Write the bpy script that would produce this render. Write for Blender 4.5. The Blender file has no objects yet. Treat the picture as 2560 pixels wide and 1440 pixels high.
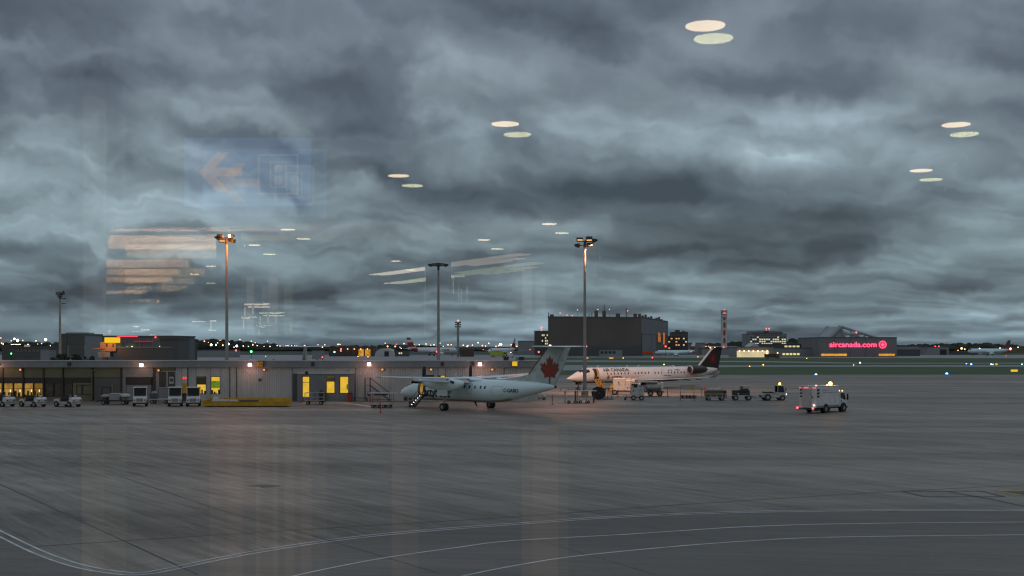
import bpy, bmesh, math, random
from mathutils import Vector, Matrix

# ---------------------------------------------------------------- camera, world, sun, exposure
SC = bpy.context.scene
COL = SC.collection
R = math.radians
EYE = 7.6            # eye height above the apron (first-floor lounge)
FPX, HZN = 2970.0, 865.0
cam = bpy.data.cameras.new('camera')
cam.sensor_width = 36.0
cam.lens = 36.0 * FPX / 2560.0
cam.shift_y = 145.0 / 2560.0
cam.clip_start, cam.clip_end = 0.1, 20000.0
cam_ob = bpy.data.objects.new('camera', cam)
COL.objects.link(cam_ob)
cam_ob.location = (0, 0, EYE)
cam_ob.rotation_euler = (R(90), 0, 0)
SC.camera = cam_ob

SC.view_settings.view_transform = 'Standard'
SC.view_settings.look = 'None'
SC.view_settings.exposure = 0.0
SC.view_settings.gamma = 1.0
SC.view_settings.use_curve_mapping = False
SC.render.engine = 'CYCLES'
SC.cycles.max_bounces = 5
SC.cycles.diffuse_bounces = 2
SC.cycles.glossy_bounces = 3
SC.cycles.transparent_max_bounces = 8
SC.cycles.caustics_reflective = False
SC.cycles.caustics_refractive = False
SC.cycles.sample_clamp_indirect = 25.0
SC.cycles.use_denoising = True
SC.cycles.filter_width = 1.3

SUN_EL, SUN_AZ = R(6.0), R(200)


class NT:
    """tiny helper for node trees"""
    def __init__(s, tree):
        s.t = tree
    def n(s, kind, **kw):
        o = s.t.nodes.new(kind)
        for k, v in kw.items():
            setattr(o, k, v)
        return o
    def put(s, sock, v):
        if hasattr(v, 'is_output') or hasattr(v, 'links'):
            s.t.links.new(v, sock)
        else:
            sock.default_value = v
    def m(s, op, a, b=None, c=None, clamp=False):
        o = s.n('ShaderNodeMath', operation=op)
        o.use_clamp = clamp
        s.put(o.inputs[0], a)
        if b is not None:
            s.put(o.inputs[1], b)
        if c is not None:
            s.put(o.inputs[2], c)
        return o.outputs[0]
    def noise(s, vec, scale, detail=4, rough=.55, dist=0.0):
        o = s.n('ShaderNodeTexNoise')
        if vec is not None:
            s.t.links.new(vec, o.inputs['Vector'])
        o.inputs['Scale'].default_value = scale
        o.inputs['Detail'].default_value = detail
        o.inputs['Roughness'].default_value = rough
        o.inputs['Distortion'].default_value = dist
        return o.outputs['Fac']
    def comb(s, x, y, z):
        o = s.n('ShaderNodeCombineXYZ')
        for i, v in enumerate((x, y, z)):
            s.put(o.inputs[i], v)
        return o.outputs[0]
    def ramp(s, fac, stops, interp='LINEAR'):
        o = s.n('ShaderNodeValToRGB')
        s.t.links.new(fac, o.inputs[0])
        cr = o.color_ramp
        cr.interpolation = interp
        while len(cr.elements) < len(stops):
            cr.elements.new(0.5)
        for e, (p, c) in zip(cr.elements, stops):
            e.position = p
            e.color = (*c, 1) if len(c) == 3 else c
        return o.outputs[0]
    def mix(s, fac, a, b, mode='MIX'):
        o = s.n('ShaderNodeMix', data_type='RGBA', blend_type=mode)
        s.put(o.inputs[0], fac)
        for i, v in ((6, a), (7, b)):
            if isinstance(v, tuple):
                o.inputs[i].default_value = (*v[:3], 1)
            else:
                s.t.links.new(v, o.inputs[i])
        return o.outputs[2]


world = bpy.data.worlds.new('World')
SC.world = world
world.use_nodes = True
wt = world.node_tree
wt.nodes.clear()
W = NT(wt)
dirv = W.n('ShaderNodeTexCoord').outputs['Generated']
sp = W.n('ShaderNodeSeparateXYZ')
wt.links.new(dirv, sp.inputs[0])
dx, dy, dz = sp.outputs
dzs = W.m('MULTIPLY', W.m('MAXIMUM', dz, 0.0), W.m('MULTIPLY_ADD', dx, .75, 1.0))
zc = W.m('ADD', dzs, 0.15)
wn = W.n('ShaderNodeTexNoise')          # puffs: the cloud field is bent by a rounder noise
wt.links.new(dirv, wn.inputs['Vector'])
wn.inputs['Scale'].default_value = 13.0
wn.inputs['Detail'].default_value = 4
wn.inputs['Roughness'].default_value = .58
ws = W.n('ShaderNodeSeparateColor')
wt.links.new(wn.outputs['Color'], ws.inputs[0])
fade = W.m('MULTIPLY', dz, 7.0, clamp=True)
wx = W.m('MULTIPLY', W.m('SUBTRACT', ws.outputs[0], .5), .13)
wz = W.m('MULTIPLY', W.m('MULTIPLY', W.m('SUBTRACT', ws.outputs[1], .5), .07), fade)
zc = W.m('ADD', zc, wz)
cp = W.comb(W.m('DIVIDE', W.m('ADD', dx, wx), zc), W.m('DIVIDE', dy, zc), 3.7)
cw = W.n('ShaderNodeMapping')
wt.links.new(cp, cw.inputs[0])
cw.inputs['Location'].default_value = (3.1, 1.4, 0)
cw.inputs['Rotation'].default_value = (0, 0, R(14))
big = W.noise(cw.outputs[0], 0.95, 3, .5, 0.35)
mid = W.noise(cw.outputs[0], 2.4, 4, .47, 0.35)
fine = W.noise(dirv, 38.0, 5, .6, 0.2)
yy = W.m('MAXIMUM', dy, 0.05)
u0 = W.m('DIVIDE', dx, yy)
v0 = W.m('DIVIDE', dz, yy)
wa = W.noise(dirv, 9.0, 4, .6)
wb = W.noise(cw.outputs[0], 1.9, 4, .6)
u = W.m('ADD', u0, W.m('MULTIPLY', W.m('SUBTRACT', wb, .5), .16))
v = W.m('ADD', v0, W.m('MULTIPLY', W.m('SUBTRACT', wa, .5), .05))
# bright upper rims and dull undersides: the same cloud field a little further off
cw2 = W.n('ShaderNodeVectorMath', operation='ADD')
wt.links.new(cw.outputs[0], cw2.inputs[0])
cw2.inputs[1].default_value = (.07, .17, 0)
mid2 = W.noise(cw2.outputs[0], 2.5, 2.5, .45, 0.45)
midr = W.noise(cw.outputs[0], 2.5, 2.5, .45, 0.45)
big2 = W.noise(cw2.outputs[0], 0.95, 3, .5, 0.35)
rim = W.m('ADD', W.m('SUBTRACT', midr, mid2), W.m('SUBTRACT', big, big2))
val = W.m('MULTIPLY_ADD', W.m('SUBTRACT', big, .5), 1.25, .45)
val = W.m('MULTIPLY_ADD', rim, .55, val)
val = W.m('MULTIPLY_ADD', W.m('SUBTRACT', mid, .5), .50, val)
val = W.m('MULTIPLY_ADD', W.m('MULTIPLY', W.m('SUBTRACT', fine, .5), W.m('MULTIPLY', dz, 7.0, clamp=True)), .10, val)


def lobe(px, py, sx, sy, amp):
    """a brighter or darker bank of cloud in one direction of the sky"""
    global val
    a = W.m('MULTIPLY', W.m('SUBTRACT', u, (px - 1280) / FPX), FPX / sx)
    b = W.m('MULTIPLY', W.m('SUBTRACT', v, (HZN - py) / FPX), FPX / sy)
    g = W.m('EXPONENT', W.m('MULTIPLY', W.m('ADD', W.m('MULTIPLY', a, a), W.m('MULTIPLY', b, b)), -1.0))
    val = W.m('MULTIPLY_ADD', g, amp, val)


for L in ((1980, 360, 420, 62, .34), (1720, 300, 120, 40, .10), (60, 455, 260, 55, .22), (480, 540, 260, 45, .12),
          (1330, 560, 330, 45, .13), (1680, 695, 300, 26, .24), (2500, 520, 200, 40, .16), (1250, 420, 300, 60, .10),
          (1250, 770, 900, 40, .06), (2100, 800, 900, 45, .04), (500, 820, 900, 38, .08), (1150, 160, 330, 55, .10),
          (700, 260, 300, 50, .06), (1730, 765, 60, 12, .16),
          (1560, 480, 520, 42, -.17), (200, 745, 520, 26, -.20), (900, 735, 500, 26, -.08), (60, 150, 300, 160, -.16),
          (640, 360, 200, 60, -.10), (2200, 580, 520, 90, -.09), (900, 560, 330, 50, -.06), (2350, 120, 420, 150, -.08),
          (1500, 30, 500, 60, -.05), (2350, 730, 350, 40, -.06), (1750, 560, 200, 30, -.08)):
    lobe(*L)
cloud = W.ramp(val, ((.08, (.040, .052, .070)), (.34, (.098, .120, .146)), (.54, (.175, .212, .240)),
                     (.78, (.29, .355, .395)), (1.0, (.46, .55, .59))))
tint = W.ramp(W.m('DIVIDE', v0, .30), ((0, (.84, 1.0, 1.06)), (.35, (.92, 1.01, 1.045)), (.75, (.97, .995, 1.035)), (1, (.99, .985, 1.045))))
cloud = W.mix(1.0, cloud, tint, 'MULTIPLY')
bg = W.n('ShaderNodeBackground')
wt.links.new(cloud, bg.inputs[0])
# an overcast sky is brighter overhead than near the horizon
W.put(bg.inputs[1], W.m('MULTIPLY_ADD', W.m('MAXIMUM', dz, 0.0), 1.05, .95))
sky = W.n('ShaderNodeTexSky', sky_type='NISHITA')
sky.sun_disc = False
sky.sun_elevation, sky.sun_rotation = SUN_EL, SUN_AZ
bg2 = W.n('ShaderNodeBackground')
wt.links.new(sky.outputs[0], bg2.inputs[0])
bg2.inputs[1].default_value = 0.005
add = W.n('ShaderNodeAddShader')
wt.links.new(bg.outputs[0], add.inputs[0])
wt.links.new(bg2.outputs[0], add.inputs[1])
wo = W.n('ShaderNodeOutputWorld')
wt.links.new(add.outputs[0], wo.inputs[0])

sun = bpy.data.lights.new('sun', 'SUN')
sun.energy = 0.06
sun.angle = R(30)
sun.color = (1, .93, .85)
sun_ob = bpy.data.objects.new('sun', sun)
COL.objects.link(sun_ob)
sun_ob.rotation_euler = (R(84), 0, R(-20))

# ---------------------------------------------------------------- helpers
rnd = random.Random(7)


def P(px, py, D):
    """photo pixel at a distance -> place"""
    return Vector(((px - 1280) / FPX * D, D, EYE - (py - HZN) / FPX * D))


def G(px, py):
    """photo pixel on the flat ground -> place"""
    D = EYE * FPX / (py - HZN)
    return Vector(((px - 1280) / FPX * D, D, 0))


class MB:
    def __init__(s):
        s.v, s.f, s.k = [], [], []
    def face(s, pts, k=0):
        b = len(s.v)
        s.v += [tuple(p) for p in pts]
        s.f.append(tuple(range(b, b + len(pts))))
        s.k.append(k)
        return s
    def mesh(s, vs, fs, k=0):
        b = len(s.v)
        s.v += [tuple(p) for p in vs]
        for f in fs:
            s.f.append(tuple(i + b for i in f))
            s.k.append(k)
        return s
    def box(s, x0, x1, y0, y1, z0, z1, M=None, k=0):
        vs = [Vector(p) for p in ((x0, y0, z0), (x1, y0, z0), (x1, y1, z0), (x0, y1, z0), (x0, y0, z1), (x1, y0, z1), (x1, y1, z1), (x0, y1, z1))]
        if M is not None:
            vs = [M @ p for p in vs]
        return s.mesh(vs, ((3, 2, 1, 0), (4, 5, 6, 7), (0, 1, 5, 4), (1, 2, 6, 5), (2, 3, 7, 6), (3, 0, 4, 7)), k)
    def cyl(s, a, b, r0, r1=None, n=12, k=0):
        a, b = Vector(a), Vector(b)
        r1 = r0 if r1 is None else r1
        d = (b - a).normalized()
        t = Vector((0, 0, 1)) if abs(d.z) < .9 else Vector((1, 0, 0))
        e1 = d.cross(t).normalized()
        e2 = d.cross(e1)
        vs = []
        for c, r in ((a, r0), (b, r1)):
            for i in range(n):
                w = 2 * math.pi * i / n
                vs.append(c + (e1 * math.cos(w) + e2 * math.sin(w)) * r)
        fs = [(i, (i + 1) % n, n + (i + 1) % n, n + i) for i in range(n)]
        fs += [tuple(range(n - 1, -1, -1)), tuple(range(n, 2 * n))]
        return s.mesh(vs, fs, k)
    def loft(s, rings, k=0, caps=True, close=True):
        n = len(rings[0])
        vs = [p for r in rings for p in r]
        fs = []
        for j in range(len(rings) - 1):
            for i in range(n if close else n - 1):
                fs.append((j * n + i, j * n + (i + 1) % n, (j + 1) * n + (i + 1) % n, (j + 1) * n + i))
        if caps:
            fs += [tuple(range(n - 1, -1, -1)), tuple(range((len(rings) - 1) * n, len(rings) * n))]
        return s.mesh(vs, fs, k)
    def prism(s, pts, off, k=0):
        pts = [Vector(p) for p in pts]
        off = Vector(off)
        return s.loft([pts, [p + off for p in pts]], k)
    def ball(s, c, r, n=8, m=5, sz=1.0, k=0):
        rings = []
        for j in range(m + 1):
            a = math.pi * (j / m) - math.pi / 2
            a = max(-1.5, min(1.5, a))
            rings.append([(c[0] + r * math.cos(a) * math.cos(2 * math.pi * i / n), c[1] + r * math.cos(a) * math.sin(2 * math.pi * i / n), c[2] + r * sz * math.sin(a)) for i in range(n)])
        return s.loft(rings, k)
    def build(s, name, mats, parent=None, smooth=False, fix=True, bevel=0):
        me = bpy.data.meshes.new(name)
        me.from_pydata(s.v, [], s.f)
        if not isinstance(mats, (list, tuple)):
            mats = [mats]
        for m in mats:
            me.materials.append(m)
        me.polygons.foreach_set('material_index', s.k)
        if fix:
            bm = bmesh.new()
            bm.from_mesh(me)
            bmesh.ops.remove_doubles(bm, verts=bm.verts, dist=1e-5)
            bmesh.ops.recalc_face_normals(bm, faces=bm.faces)
            bm.to_mesh(me)
            bm.free()
        if smooth:
            me.polygons.foreach_set('use_smooth', [True] * len(me.polygons))
            if hasattr(me, 'set_sharp_from_angle'):
                me.set_sharp_from_angle(angle=R(40))
        me.update()
        o = bpy.data.objects.new(name, me)
        COL.objects.link(o)
        if parent is not None:
            o.parent = parent
        if bevel:
            b = o.modifiers.new('edge', 'BEVEL')
            b.width, b.segments, b.limit_method = bevel, 2, 'ANGLE'
        return o


def tag(o, label=None, cat=None, group=None, kind=None):
    if label: o['label'] = label
    if cat: o['category'] = cat
    if group: o['group'] = group
    if kind: o['kind'] = kind
    return o


def thing(name, label, cat, loc=(0, 0, 0), rz=0.0, group=None, kind=None):
    o = bpy.data.objects.new(name, None)
    COL.objects.link(o)
    o.location = loc
    o.rotation_euler = (0, 0, rz)
    o.empty_display_size = 0.3
    return tag(o, label, cat, group, kind)


def copy_tree(o, parent=None):
    c = o.copy()
    COL.objects.link(c)
    c.parent = parent
    for ch in list(o.children):
        copy_tree(ch, c)
    return c


def place_copy(src, label, loc, rz, group=None, scale=None):
    c = copy_tree(src)
    c.location, c.rotation_euler = loc, (0, 0, rz)
    c['label'] = label
    if group: c['group'] = group
    if scale: c.scale = (scale,) * 3
    return c


MATS = {}


def M(name, col, rough=.55, metal=0.0, var=.18, scale=2.0, bump=0.0, spec=.5, emit=None, es=0.0, alpha=None, coat=0.0):
    """painted / metal / plaster surface with uneven wear"""
    if name in MATS:
        return MATS[name]
    m = bpy.data.materials.new(name)
    m.use_nodes = True
    t = m.node_tree
    N = NT(t)
    b = t.nodes['Principled BSDF']
    b.inputs['Roughness'].default_value = rough
    b.inputs['Metallic'].default_value = metal
    b.inputs['Specular IOR Level'].default_value = spec
    b.inputs['Coat Weight'].default_value = coat
    co = N.n('ShaderNodeTexCoord').outputs['Object']
    f = N.noise(co, scale, 6, .62, .3)
    lo = tuple(c * (1 - var) for c in col)
    hi = tuple(min(1, c * (1 + var)) for c in col)
    c = N.ramp(f, ((.3, lo), (.7, hi)))
    t.links.new(c, b.inputs['Base Color'])
    g = N.noise(co, scale * 4, 3, .6)
    r = N.m('MULTIPLY_ADD', g, .25, rough - .12, clamp=True)
    t.links.new(r, b.inputs['Roughness'])
    if bump:
        bp = N.n('ShaderNodeBump')
        bp.inputs['Strength'].default_value = bump
        t.links.new(g, bp.inputs['Height'])
        t.links.new(bp.outputs[0], b.inputs['Normal'])
    if emit:
        b.inputs['Emission Color'].default_value = (*emit, 1)
        b.inputs['Emission Strength'].default_value = es
    MATS[name] = m
    return m


def E(name, col, s, sampled=False, var=0.0, scale=3.0):
    """something that gives off light"""
    if name in MATS:
        return MATS[name]
    m = bpy.data.materials.new(name)
    m.use_nodes = True
    t = m.node_tree
    t.nodes.clear()
    N = NT(t)
    e = N.n('ShaderNodeEmission')
    e.inputs[0].default_value = (*col, 1)
    e.inputs[1].default_value = s
    if var:
        co = N.n('ShaderNodeTexCoord').outputs['Object']
        f = N.noise(co, scale, 3, .6)
        c = N.ramp(f, ((.3, tuple(x * (1 - var) for x in col)), (.65, col)))
        t.links.new(c, e.inputs[0])
    o = N.n('ShaderNodeOutputMaterial')
    t.links.new(e.outputs[0], o.inputs[0])
    m.cycles.emission_sampling = 'FRONT_BACK' if sampled else 'NONE'
    MATS[name] = m
    return m


def point(name, loc, col, watts, radius=.15, parent=None, spot=None, aim=None):
    l = bpy.data.lights.new(name, 'SPOT' if spot else 'POINT')
    l.color, l.energy, l.shadow_soft_size = col, watts, radius
    o = bpy.data.objects.new(name, l)
    COL.objects.link(o)
    o.location = loc
    if spot:
        l.spot_size, l.spot_blend = R(spot), .6
        o.rotation_euler = (Vector(aim) - Vector(loc)).to_track_quat('-Z', 'Y').to_euler()
    if parent is not None:
        o.parent = parent
    return o


def text_mesh(s, size=1.0, sx=1.0, extrude=0.0, bold=0.0):
    """flat mesh (vertices, faces) of lettering, origin at its lower left"""
    cu = bpy.data.curves.new('lettering', 'FONT')
    cu.body, cu.size = s, size
    cu.resolution_u = 3
    cu.extrude = extrude
    cu.offset = bold
    o = bpy.data.objects.new('lettering', cu)
    COL.objects.link(o)
    dg = bpy.context.evaluated_depsgraph_get()
    me = o.evaluated_get(dg).to_mesh()
    vs = [Vector((v.co.x * sx, v.co.y, v.co.z)) for v in me.vertices]
    fs = [tuple(p.vertices) for p in me.polygons]
    bpy.data.objects.remove(o)
    bpy.data.curves.remove(cu)
    return vs, fs


LEAF = [(0, 1.0), (.12, .78), (.28, .86), (.22, .45), (.45, .66), (.52, .53), (.80, .58), (.70, .36), (.80, .27), (.44, -.04), (.50, -.18), (.06, -.11), (.05, -.5),
        (-.05, -.5), (-.06, -.11), (-.50, -.18), (-.44, -.04), (-.80, .27), (-.70, .36), (-.80, .58), (-.52, .53), (-.45, .66), (-.22, .45), (-.28, .86), (-.12, .78)]


def leaf_mesh(w, h):
    """maple leaf outline, triangulated: (verts, faces), centre near its middle"""
    bm = bmesh.new()
    vs = [bm.verts.new((x * w / 1.6, (y - .3) * h / 1.2, 0)) for x, y in LEAF]
    f = bm.faces.new(vs)
    r = bmesh.ops.triangulate(bm, faces=[f])
    bm.verts.index_update()
    out = [v.co.copy() for v in bm.verts], [tuple(x.index for x in f.verts) for f in bm.faces]
    bm.free()
    return out


# ---------------------------------------------------------------- materials
def ground_mat(name, base, streak, rough, jx, jy, jw=.05, ang=25.0, seed=0.0, dark=0.55):
    """apron concrete / asphalt: slab joints, plough streaks along one direction, blotches and oil"""
    m = bpy.data.materials.new(name)
    m.use_nodes = True
    t = m.node_tree
    N = NT(t)
    b = t.nodes['Principled BSDF']
    co = N.n('ShaderNodeTexCoord').outputs['Object']
    mp = N.n('ShaderNodeMapping')
    t.links.new(co, mp.inputs[0])
    mp.inputs['Location'].default_value = (seed, seed * .7, 0)
    mp.inputs['Rotation'].default_value = (0, 0, R(ang))
    st = N.n('ShaderNodeMapping')
    t.links.new(mp.outputs[0], st.inputs[0])
    st.inputs['Scale'].default_value = (.075, 1.0, 1)
    s1 = N.noise(st.outputs[0], .55, 7, .7, .2)
    s2 = N.noise(st.outputs[0], 2.2, 4, .7, .2)
    hz = N.n('ShaderNodeMapping')
    t.links.new(co, hz.inputs[0])
    hz.inputs['Scale'].default_value = (.012, .11, 1)
    s3 = N.noise(hz.outputs[0], 1.0, 5, .6, .6)
    bl = N.noise(co, .05, 6, .62, .5)
    gr = N.noise(co, 3.5, 3, .7)
    a = N.m('MULTIPLY_ADD', N.m('SUBTRACT', s1, .5), streak * 1.1, .5)
    a = N.m('MULTIPLY_ADD', N.m('SUBTRACT', s2, .5), streak * .9, a)
    s4 = N.noise(st.outputs[0], 7.0, 3, .7, .1)
    patch = N.ramp(N.noise(co, .09, 4, .6, .4), ((.42, (0, 0, 0)), (.62, (1, 1, 1))))
    a = N.m('ADD', N.m('MULTIPLY', N.m('MULTIPLY', N.m('SUBTRACT', s4, .5), streak * 1.5), patch), a)
    a = N.m('MULTIPLY_ADD', N.m('SUBTRACT', s3, .5), streak * 1.7, a)
    a = N.m('MULTIPLY_ADD', N.m('SUBTRACT', bl, .5), .7, a)
    a = N.m('MULTIPLY_ADD', N.m('SUBTRACT', gr, .5), .22, a)
    c = N.ramp(a, ((.1, tuple(x * dark for x in base)), (.5, base), (.95, tuple(x * 1.55 for x in base))))
    sp = N.n('ShaderNodeSeparateXYZ')
    t.links.new(mp.outputs[0], sp.inputs[0])
    lines = None
    for ax, pitch in ((0, jx), (1, jy)):
        if not pitch:
            continue
        q = N.m('PINGPONG', sp.outputs[ax], pitch / 2)
        l = N.m('LESS_THAN', q, jw)
        lines = l if lines is None else N.m('MAXIMUM', lines, l)
    if lines is not None:
        c = N.mix(N.m('MULTIPLY', lines, .45), c, tuple(x * .35 for x in base))
    t.links.new(c, b.inputs['Base Color'])
    rr = N.m('MULTIPLY_ADD', N.m('SUBTRACT', a, .5), -.22, rough, clamp=True)
    t.links.new(rr, b.inputs['Roughness'])
    b.inputs['Specular IOR Level'].default_value = .42
    bp = N.n('ShaderNodeBump')
    bp.inputs['Strength'].default_value = .12
    t.links.new(gr, bp.inputs['Height'])
    t.links.new(bp.outputs[0], b.inputs['Normal'])
    return m


m_apron = ground_mat('apron_concrete', (.198, .163, .124), .95, .54, 7.5, 7.5, .06, 53.0, 3.0)
m_asphalt = ground_mat('asphalt', (.140, .115, .090), .45, .58, 0, 0, .05, 8.0, 11.0, .6)
m_taxi = ground_mat('taxiway_asphalt', (.20, .20, .20), .2, .45, 0, 0, .05, 0.0, 5.0)
m_land = M('bare_land', (.05, .055, .04), .9, var=.4, scale=.02)
m_grass = M('mown_grass', (.045, .080, .020), .9, var=.35, scale=.05, bump=.3)
m_linew = M('worn_line_paint', (.58, .58, .56), .6, var=.35, scale=.9)
m_liner = M('red_line_paint', (.28, .08, .05), .6, var=.35, scale=.9)
m_liney = M('yellow_line_paint', (.45, .28, .05), .6, var=.35, scale=.9)
m_crack = M('sealed_crack', (.03, .029, .028), .5, var=.3)
m_patch = M('dark_asphalt_patch', (.055, .053, .05), .6, var=.3)
m_white = M('white_vehicle_paint', (.62, .62, .60), .4, var=.12, scale=1.3, coat=.2)
m_dirtyw = M('dirty_white_paint', (.42, .41, .38), .55, var=.25, scale=2.2)
m_grey = M('grey_painted_steel', (.22, .22, .22), .5, var=.2)
m_lgrey = M('light_grey_steel', (.40, .41, .41), .45, var=.15)
m_dark = M('dark_steel', (.03, .03, .032), .5, var=.3)
m_rubber = M('tyre_rubber', (.018, .018, .018), .75, var=.3)
m_rim = M('wheel_rim', (.32, .32, .31), .4, .3, var=.2)
m_glass = M('dark_vehicle_glass', (.012, .018, .020), .08, var=.2, spec=.8)
m_yellow = M('yellow_paint', (.55, .32, .02), .5, var=.25, scale=1.0)
m_orange = M('rusty_orange_deck', (.26, .10, .035), .7, var=.35, scale=2)
m_red = M('red_paint', (.36, .035, .02), .5, var=.25)
m_black = M('black_paint', (.012, .012, .013), .45, var=.3)
m_teal = M('pale_ice_teal_paint', (.70, .86, .86), .32, var=.06, scale=.5, coat=.25)
m_jetw = M('glossy_white_jet_paint', (.74, .74, .74), .3, var=.04, scale=.4, coat=.25)
m_belly = M('belly_shade_and_trim_grey', (.33, .36, .36), .4, var=.12, scale=.7)
m_leafred = M('maple_red', (.27, .042, .024), .45, var=.12)
m_letter = M('dark_lettering', (.03, .06, .06), .45, var=.1)
m_conc = M('pole_concrete', (.30, .29, .27), .8, var=.18, scale=.6, bump=.2)
m_siding = M('ribbed_siding', (.48, .48, .45), .55, var=.14, scale=.35)
m_siding2 = M('grey_vestibule_cladding', (.18, .19, .195), .55, var=.12, scale=.5)
m_fascia = M('roof_fascia_metal', (.27, .28, .28), .5, var=.15, scale=.3)
m_roof = M('roof_gravel', (.30, .30, .29), .9, var=.2, scale=.6, bump=.3)
m_olive = M('olive_spandrel', (.15, .14, .08), .6, var=.2, scale=.4)
m_mull = M('dark_mullion', (.025, .022, .018), .5, var=.2)
m_wpanel = M('white_window_panel', (.46, .45, .42), .5, var=.1)
m_brown = M('brown_blind', (.07, .055, .03), .5, var=.2)
m_dglass = M('dark_window_glass', (.018, .024, .020), .12, var=.3, scale=.5, spec=.8)
m_hangar = M('dark_hangar_cladding', (.135, .112, .096), .8, var=.12, scale=.05)
m_hangar2 = M('grey_hangar_cladding', (.20, .195, .195), .7, var=.12, scale=.05)
m_bldg = M('grey_building_wall', (.26, .27, .27), .7, var=.15, scale=.05)
m_bldgd = M('dark_building_wall', (.095, .095, .09), .7, var=.2, scale=.06)
m_tower = M('pale_tower_concrete', (.58, .57, .54), .8, var=.12, scale=.06)
m_tent = M('white_fabric', (.50, .50, .48), .6, var=.1, scale=.1)
m_lime = M('lime_yellow_paint', (.42, .48, .04), .5, var=.15)
m_foliage = M('dusk_foliage', (.030, .036, .022), .95, var=.5, scale=.08, bump=.4)
m_brick = M('rust_wall', (.10, .06, .045), .8, var=.2, scale=.1)

e_yel = E('yellow_room_light', (1.0, .62, .06), .80, var=.22, scale=1.2)
e_yel2 = E('dim_yellow_room_light', (1.0, .62, .12), .20, var=.45, scale=.9)
e_amberroom = E('amber_room_light', (1.0, .55, .12), .42, var=.5, scale=1.1)
e_flood = E('flood_lamp', (1.0, .62, .42), 9.0)
e_pink = E('pink_flood_lamp', (1.0, .52, .50), 9.0)
e_orange = E('orange_lamp', (1.0, .34, .07), 1.3)
e_sodium = E('sodium_lamp', (1.0, .55, .25), 30.0)
e_sodium2 = E('sodium_reflector', (1.0, .52, .17), 1.1)
e_beacon = E('amber_beacon', (1.0, .50, .06), 14.0)
e_redl = E('red_lamp', (1.0, .06, .05), 6.0)
e_redtail = E('red_tail_lamp', (1.0, .12, .14), 1.6)
e_white = E('white_lamp', (1.0, .95, .9), 8.0)
e_warm = E('warm_far_lamp', (1.0, .50, .24), 4.2)
e_blue = E('blue_taxi_lamp', (.10, .25, 1.0), 16.0)
e_green = E('green_lamp', (.08, 1.0, .22), 9.0)
e_ysign = E('lit_yellow_sign', (1.0, .62, .03), .95, var=.1)
e_cool = E('cool_white_lamp', (.80, .82, 1.0), 14.0)
e_neon = E('red_neon_letters', (1.0, .05, .13), 3.4, True)
e_win = E('lit_office_window', (.95, .85, .50), .75)
e_winw = E('lit_hangar_front', (1.0, .85, .50), .85, var=.5, scale=.12)
e_amberstrip = E('amber_strip_window', (1.0, .42, .06), 1.0, var=.4, scale=.3)
e_fire = E('orange_bay_light', (1.0, .45, .05), .75, var=.6, scale=.4)

# ---------------------------------------------------------------- ground
def sheet(name, pts, z, mat, kind='structure'):
    return tag(MB().face([(p[0], p[1], z) for p in pts]).build(name, mat, fix=False), kind=kind)


sheet('ground', [(-9000, -600), (9000, -600), (9000, 15000), (-9000, 15000)], 0.0, m_land)
sheet('taxiway', [(-900, 300), (1100, 300), (1100, 1010), (-900, 1010)], 0.02, m_taxi)
edge = [G(-700, 939), G(1300, 939), G(2000, 937.2), G(3400, 936)]
sheet('apron', [(-520, -60), (620, -60)] + [(p.x, p.y) for p in reversed(edge)], 0.04, m_apron)


def grass(pix, z=0.06):
    return sheet('grass_strip', [G(*p) for p in pix], z, m_grass)


grass([(1290, 939), (2000, 937.2), (3400, 936), (3400, 917), (2200, 917), (1850, 917.5), (1600, 922), (1420, 926.5), (1290, 928)])
grass([(1290, 912.5), (1800, 913), (3400, 913), (3400, 909.3), (2100, 909), (1900, 905.5), (1290, 905)], .065)
grass([(1290, 900), (1500, 901), (1900, 902.3), (2150, 907), (3400, 907), (3400, 897.6), (1900, 894.6), (1290, 894)], .07)

# darker service road in the foreground, edged by the painted curves
road_top = [(-400, 1230), (0, 1345), (100, 1392), (200, 1424), (300, 1438), (360, 1439), (430, 1427), (600, 1392), (800, 1360), (1000, 1337), (1280, 1315), (1600, 1294), (2000, 1282), (2560, 1279), (3300, 1279)]
rp = [G(*p) for p in road_top]
sheet('service_road', [(p.x, p.y) for p in rp] + [(rp[-1].x + 6, 12), (rp[0].x - 30, 12)], 0.044, m_asphalt)


def smooth_line(pts, n=8):
    out = []
    for i in range(len(pts) - 1):
        p0, p1, p2, p3 = pts[max(i - 1, 0)], pts[i], pts[i + 1], pts[min(i + 2, len(pts) - 1)]
        for k in range(n):
            t = k / n
            out.append(0.5 * ((2 * p1) + (p2 - p0) * t + (2 * p0 - 5 * p1 + 4 * p2 - p3) * t * t + (3 * p1 - p0 - 3 * p2 + p3) * t ** 3))
    out.append(pts[-1])
    return out


def stripe(name, pix, w, mat, z=.052, shift=0.0, dash=None):
    pts = smooth_line([G(*p) for p in pix])
    b = MB()
    L, Rr = [], []
    for i, p in enumerate(pts):
        d = (pts[min(i + 1, len(pts) - 1)] - pts[max(i - 1, 0)]).normalized()
        nrm = Vector((-d.y, d.x, 0))
        c = p + nrm * shift
        L.append(c + nrm * w / 2)
        Rr.append(c - nrm * w / 2)
    for i in range(len(pts) - 1):
        if dash and (i // dash) % 2:
            continue
        b.face([(q.x, q.y, z) for q in (Rr[i], Rr[i + 1], L[i + 1], L[i])])
    return tag(b.build(name, mat, fix=False), kind='structure')


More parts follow.
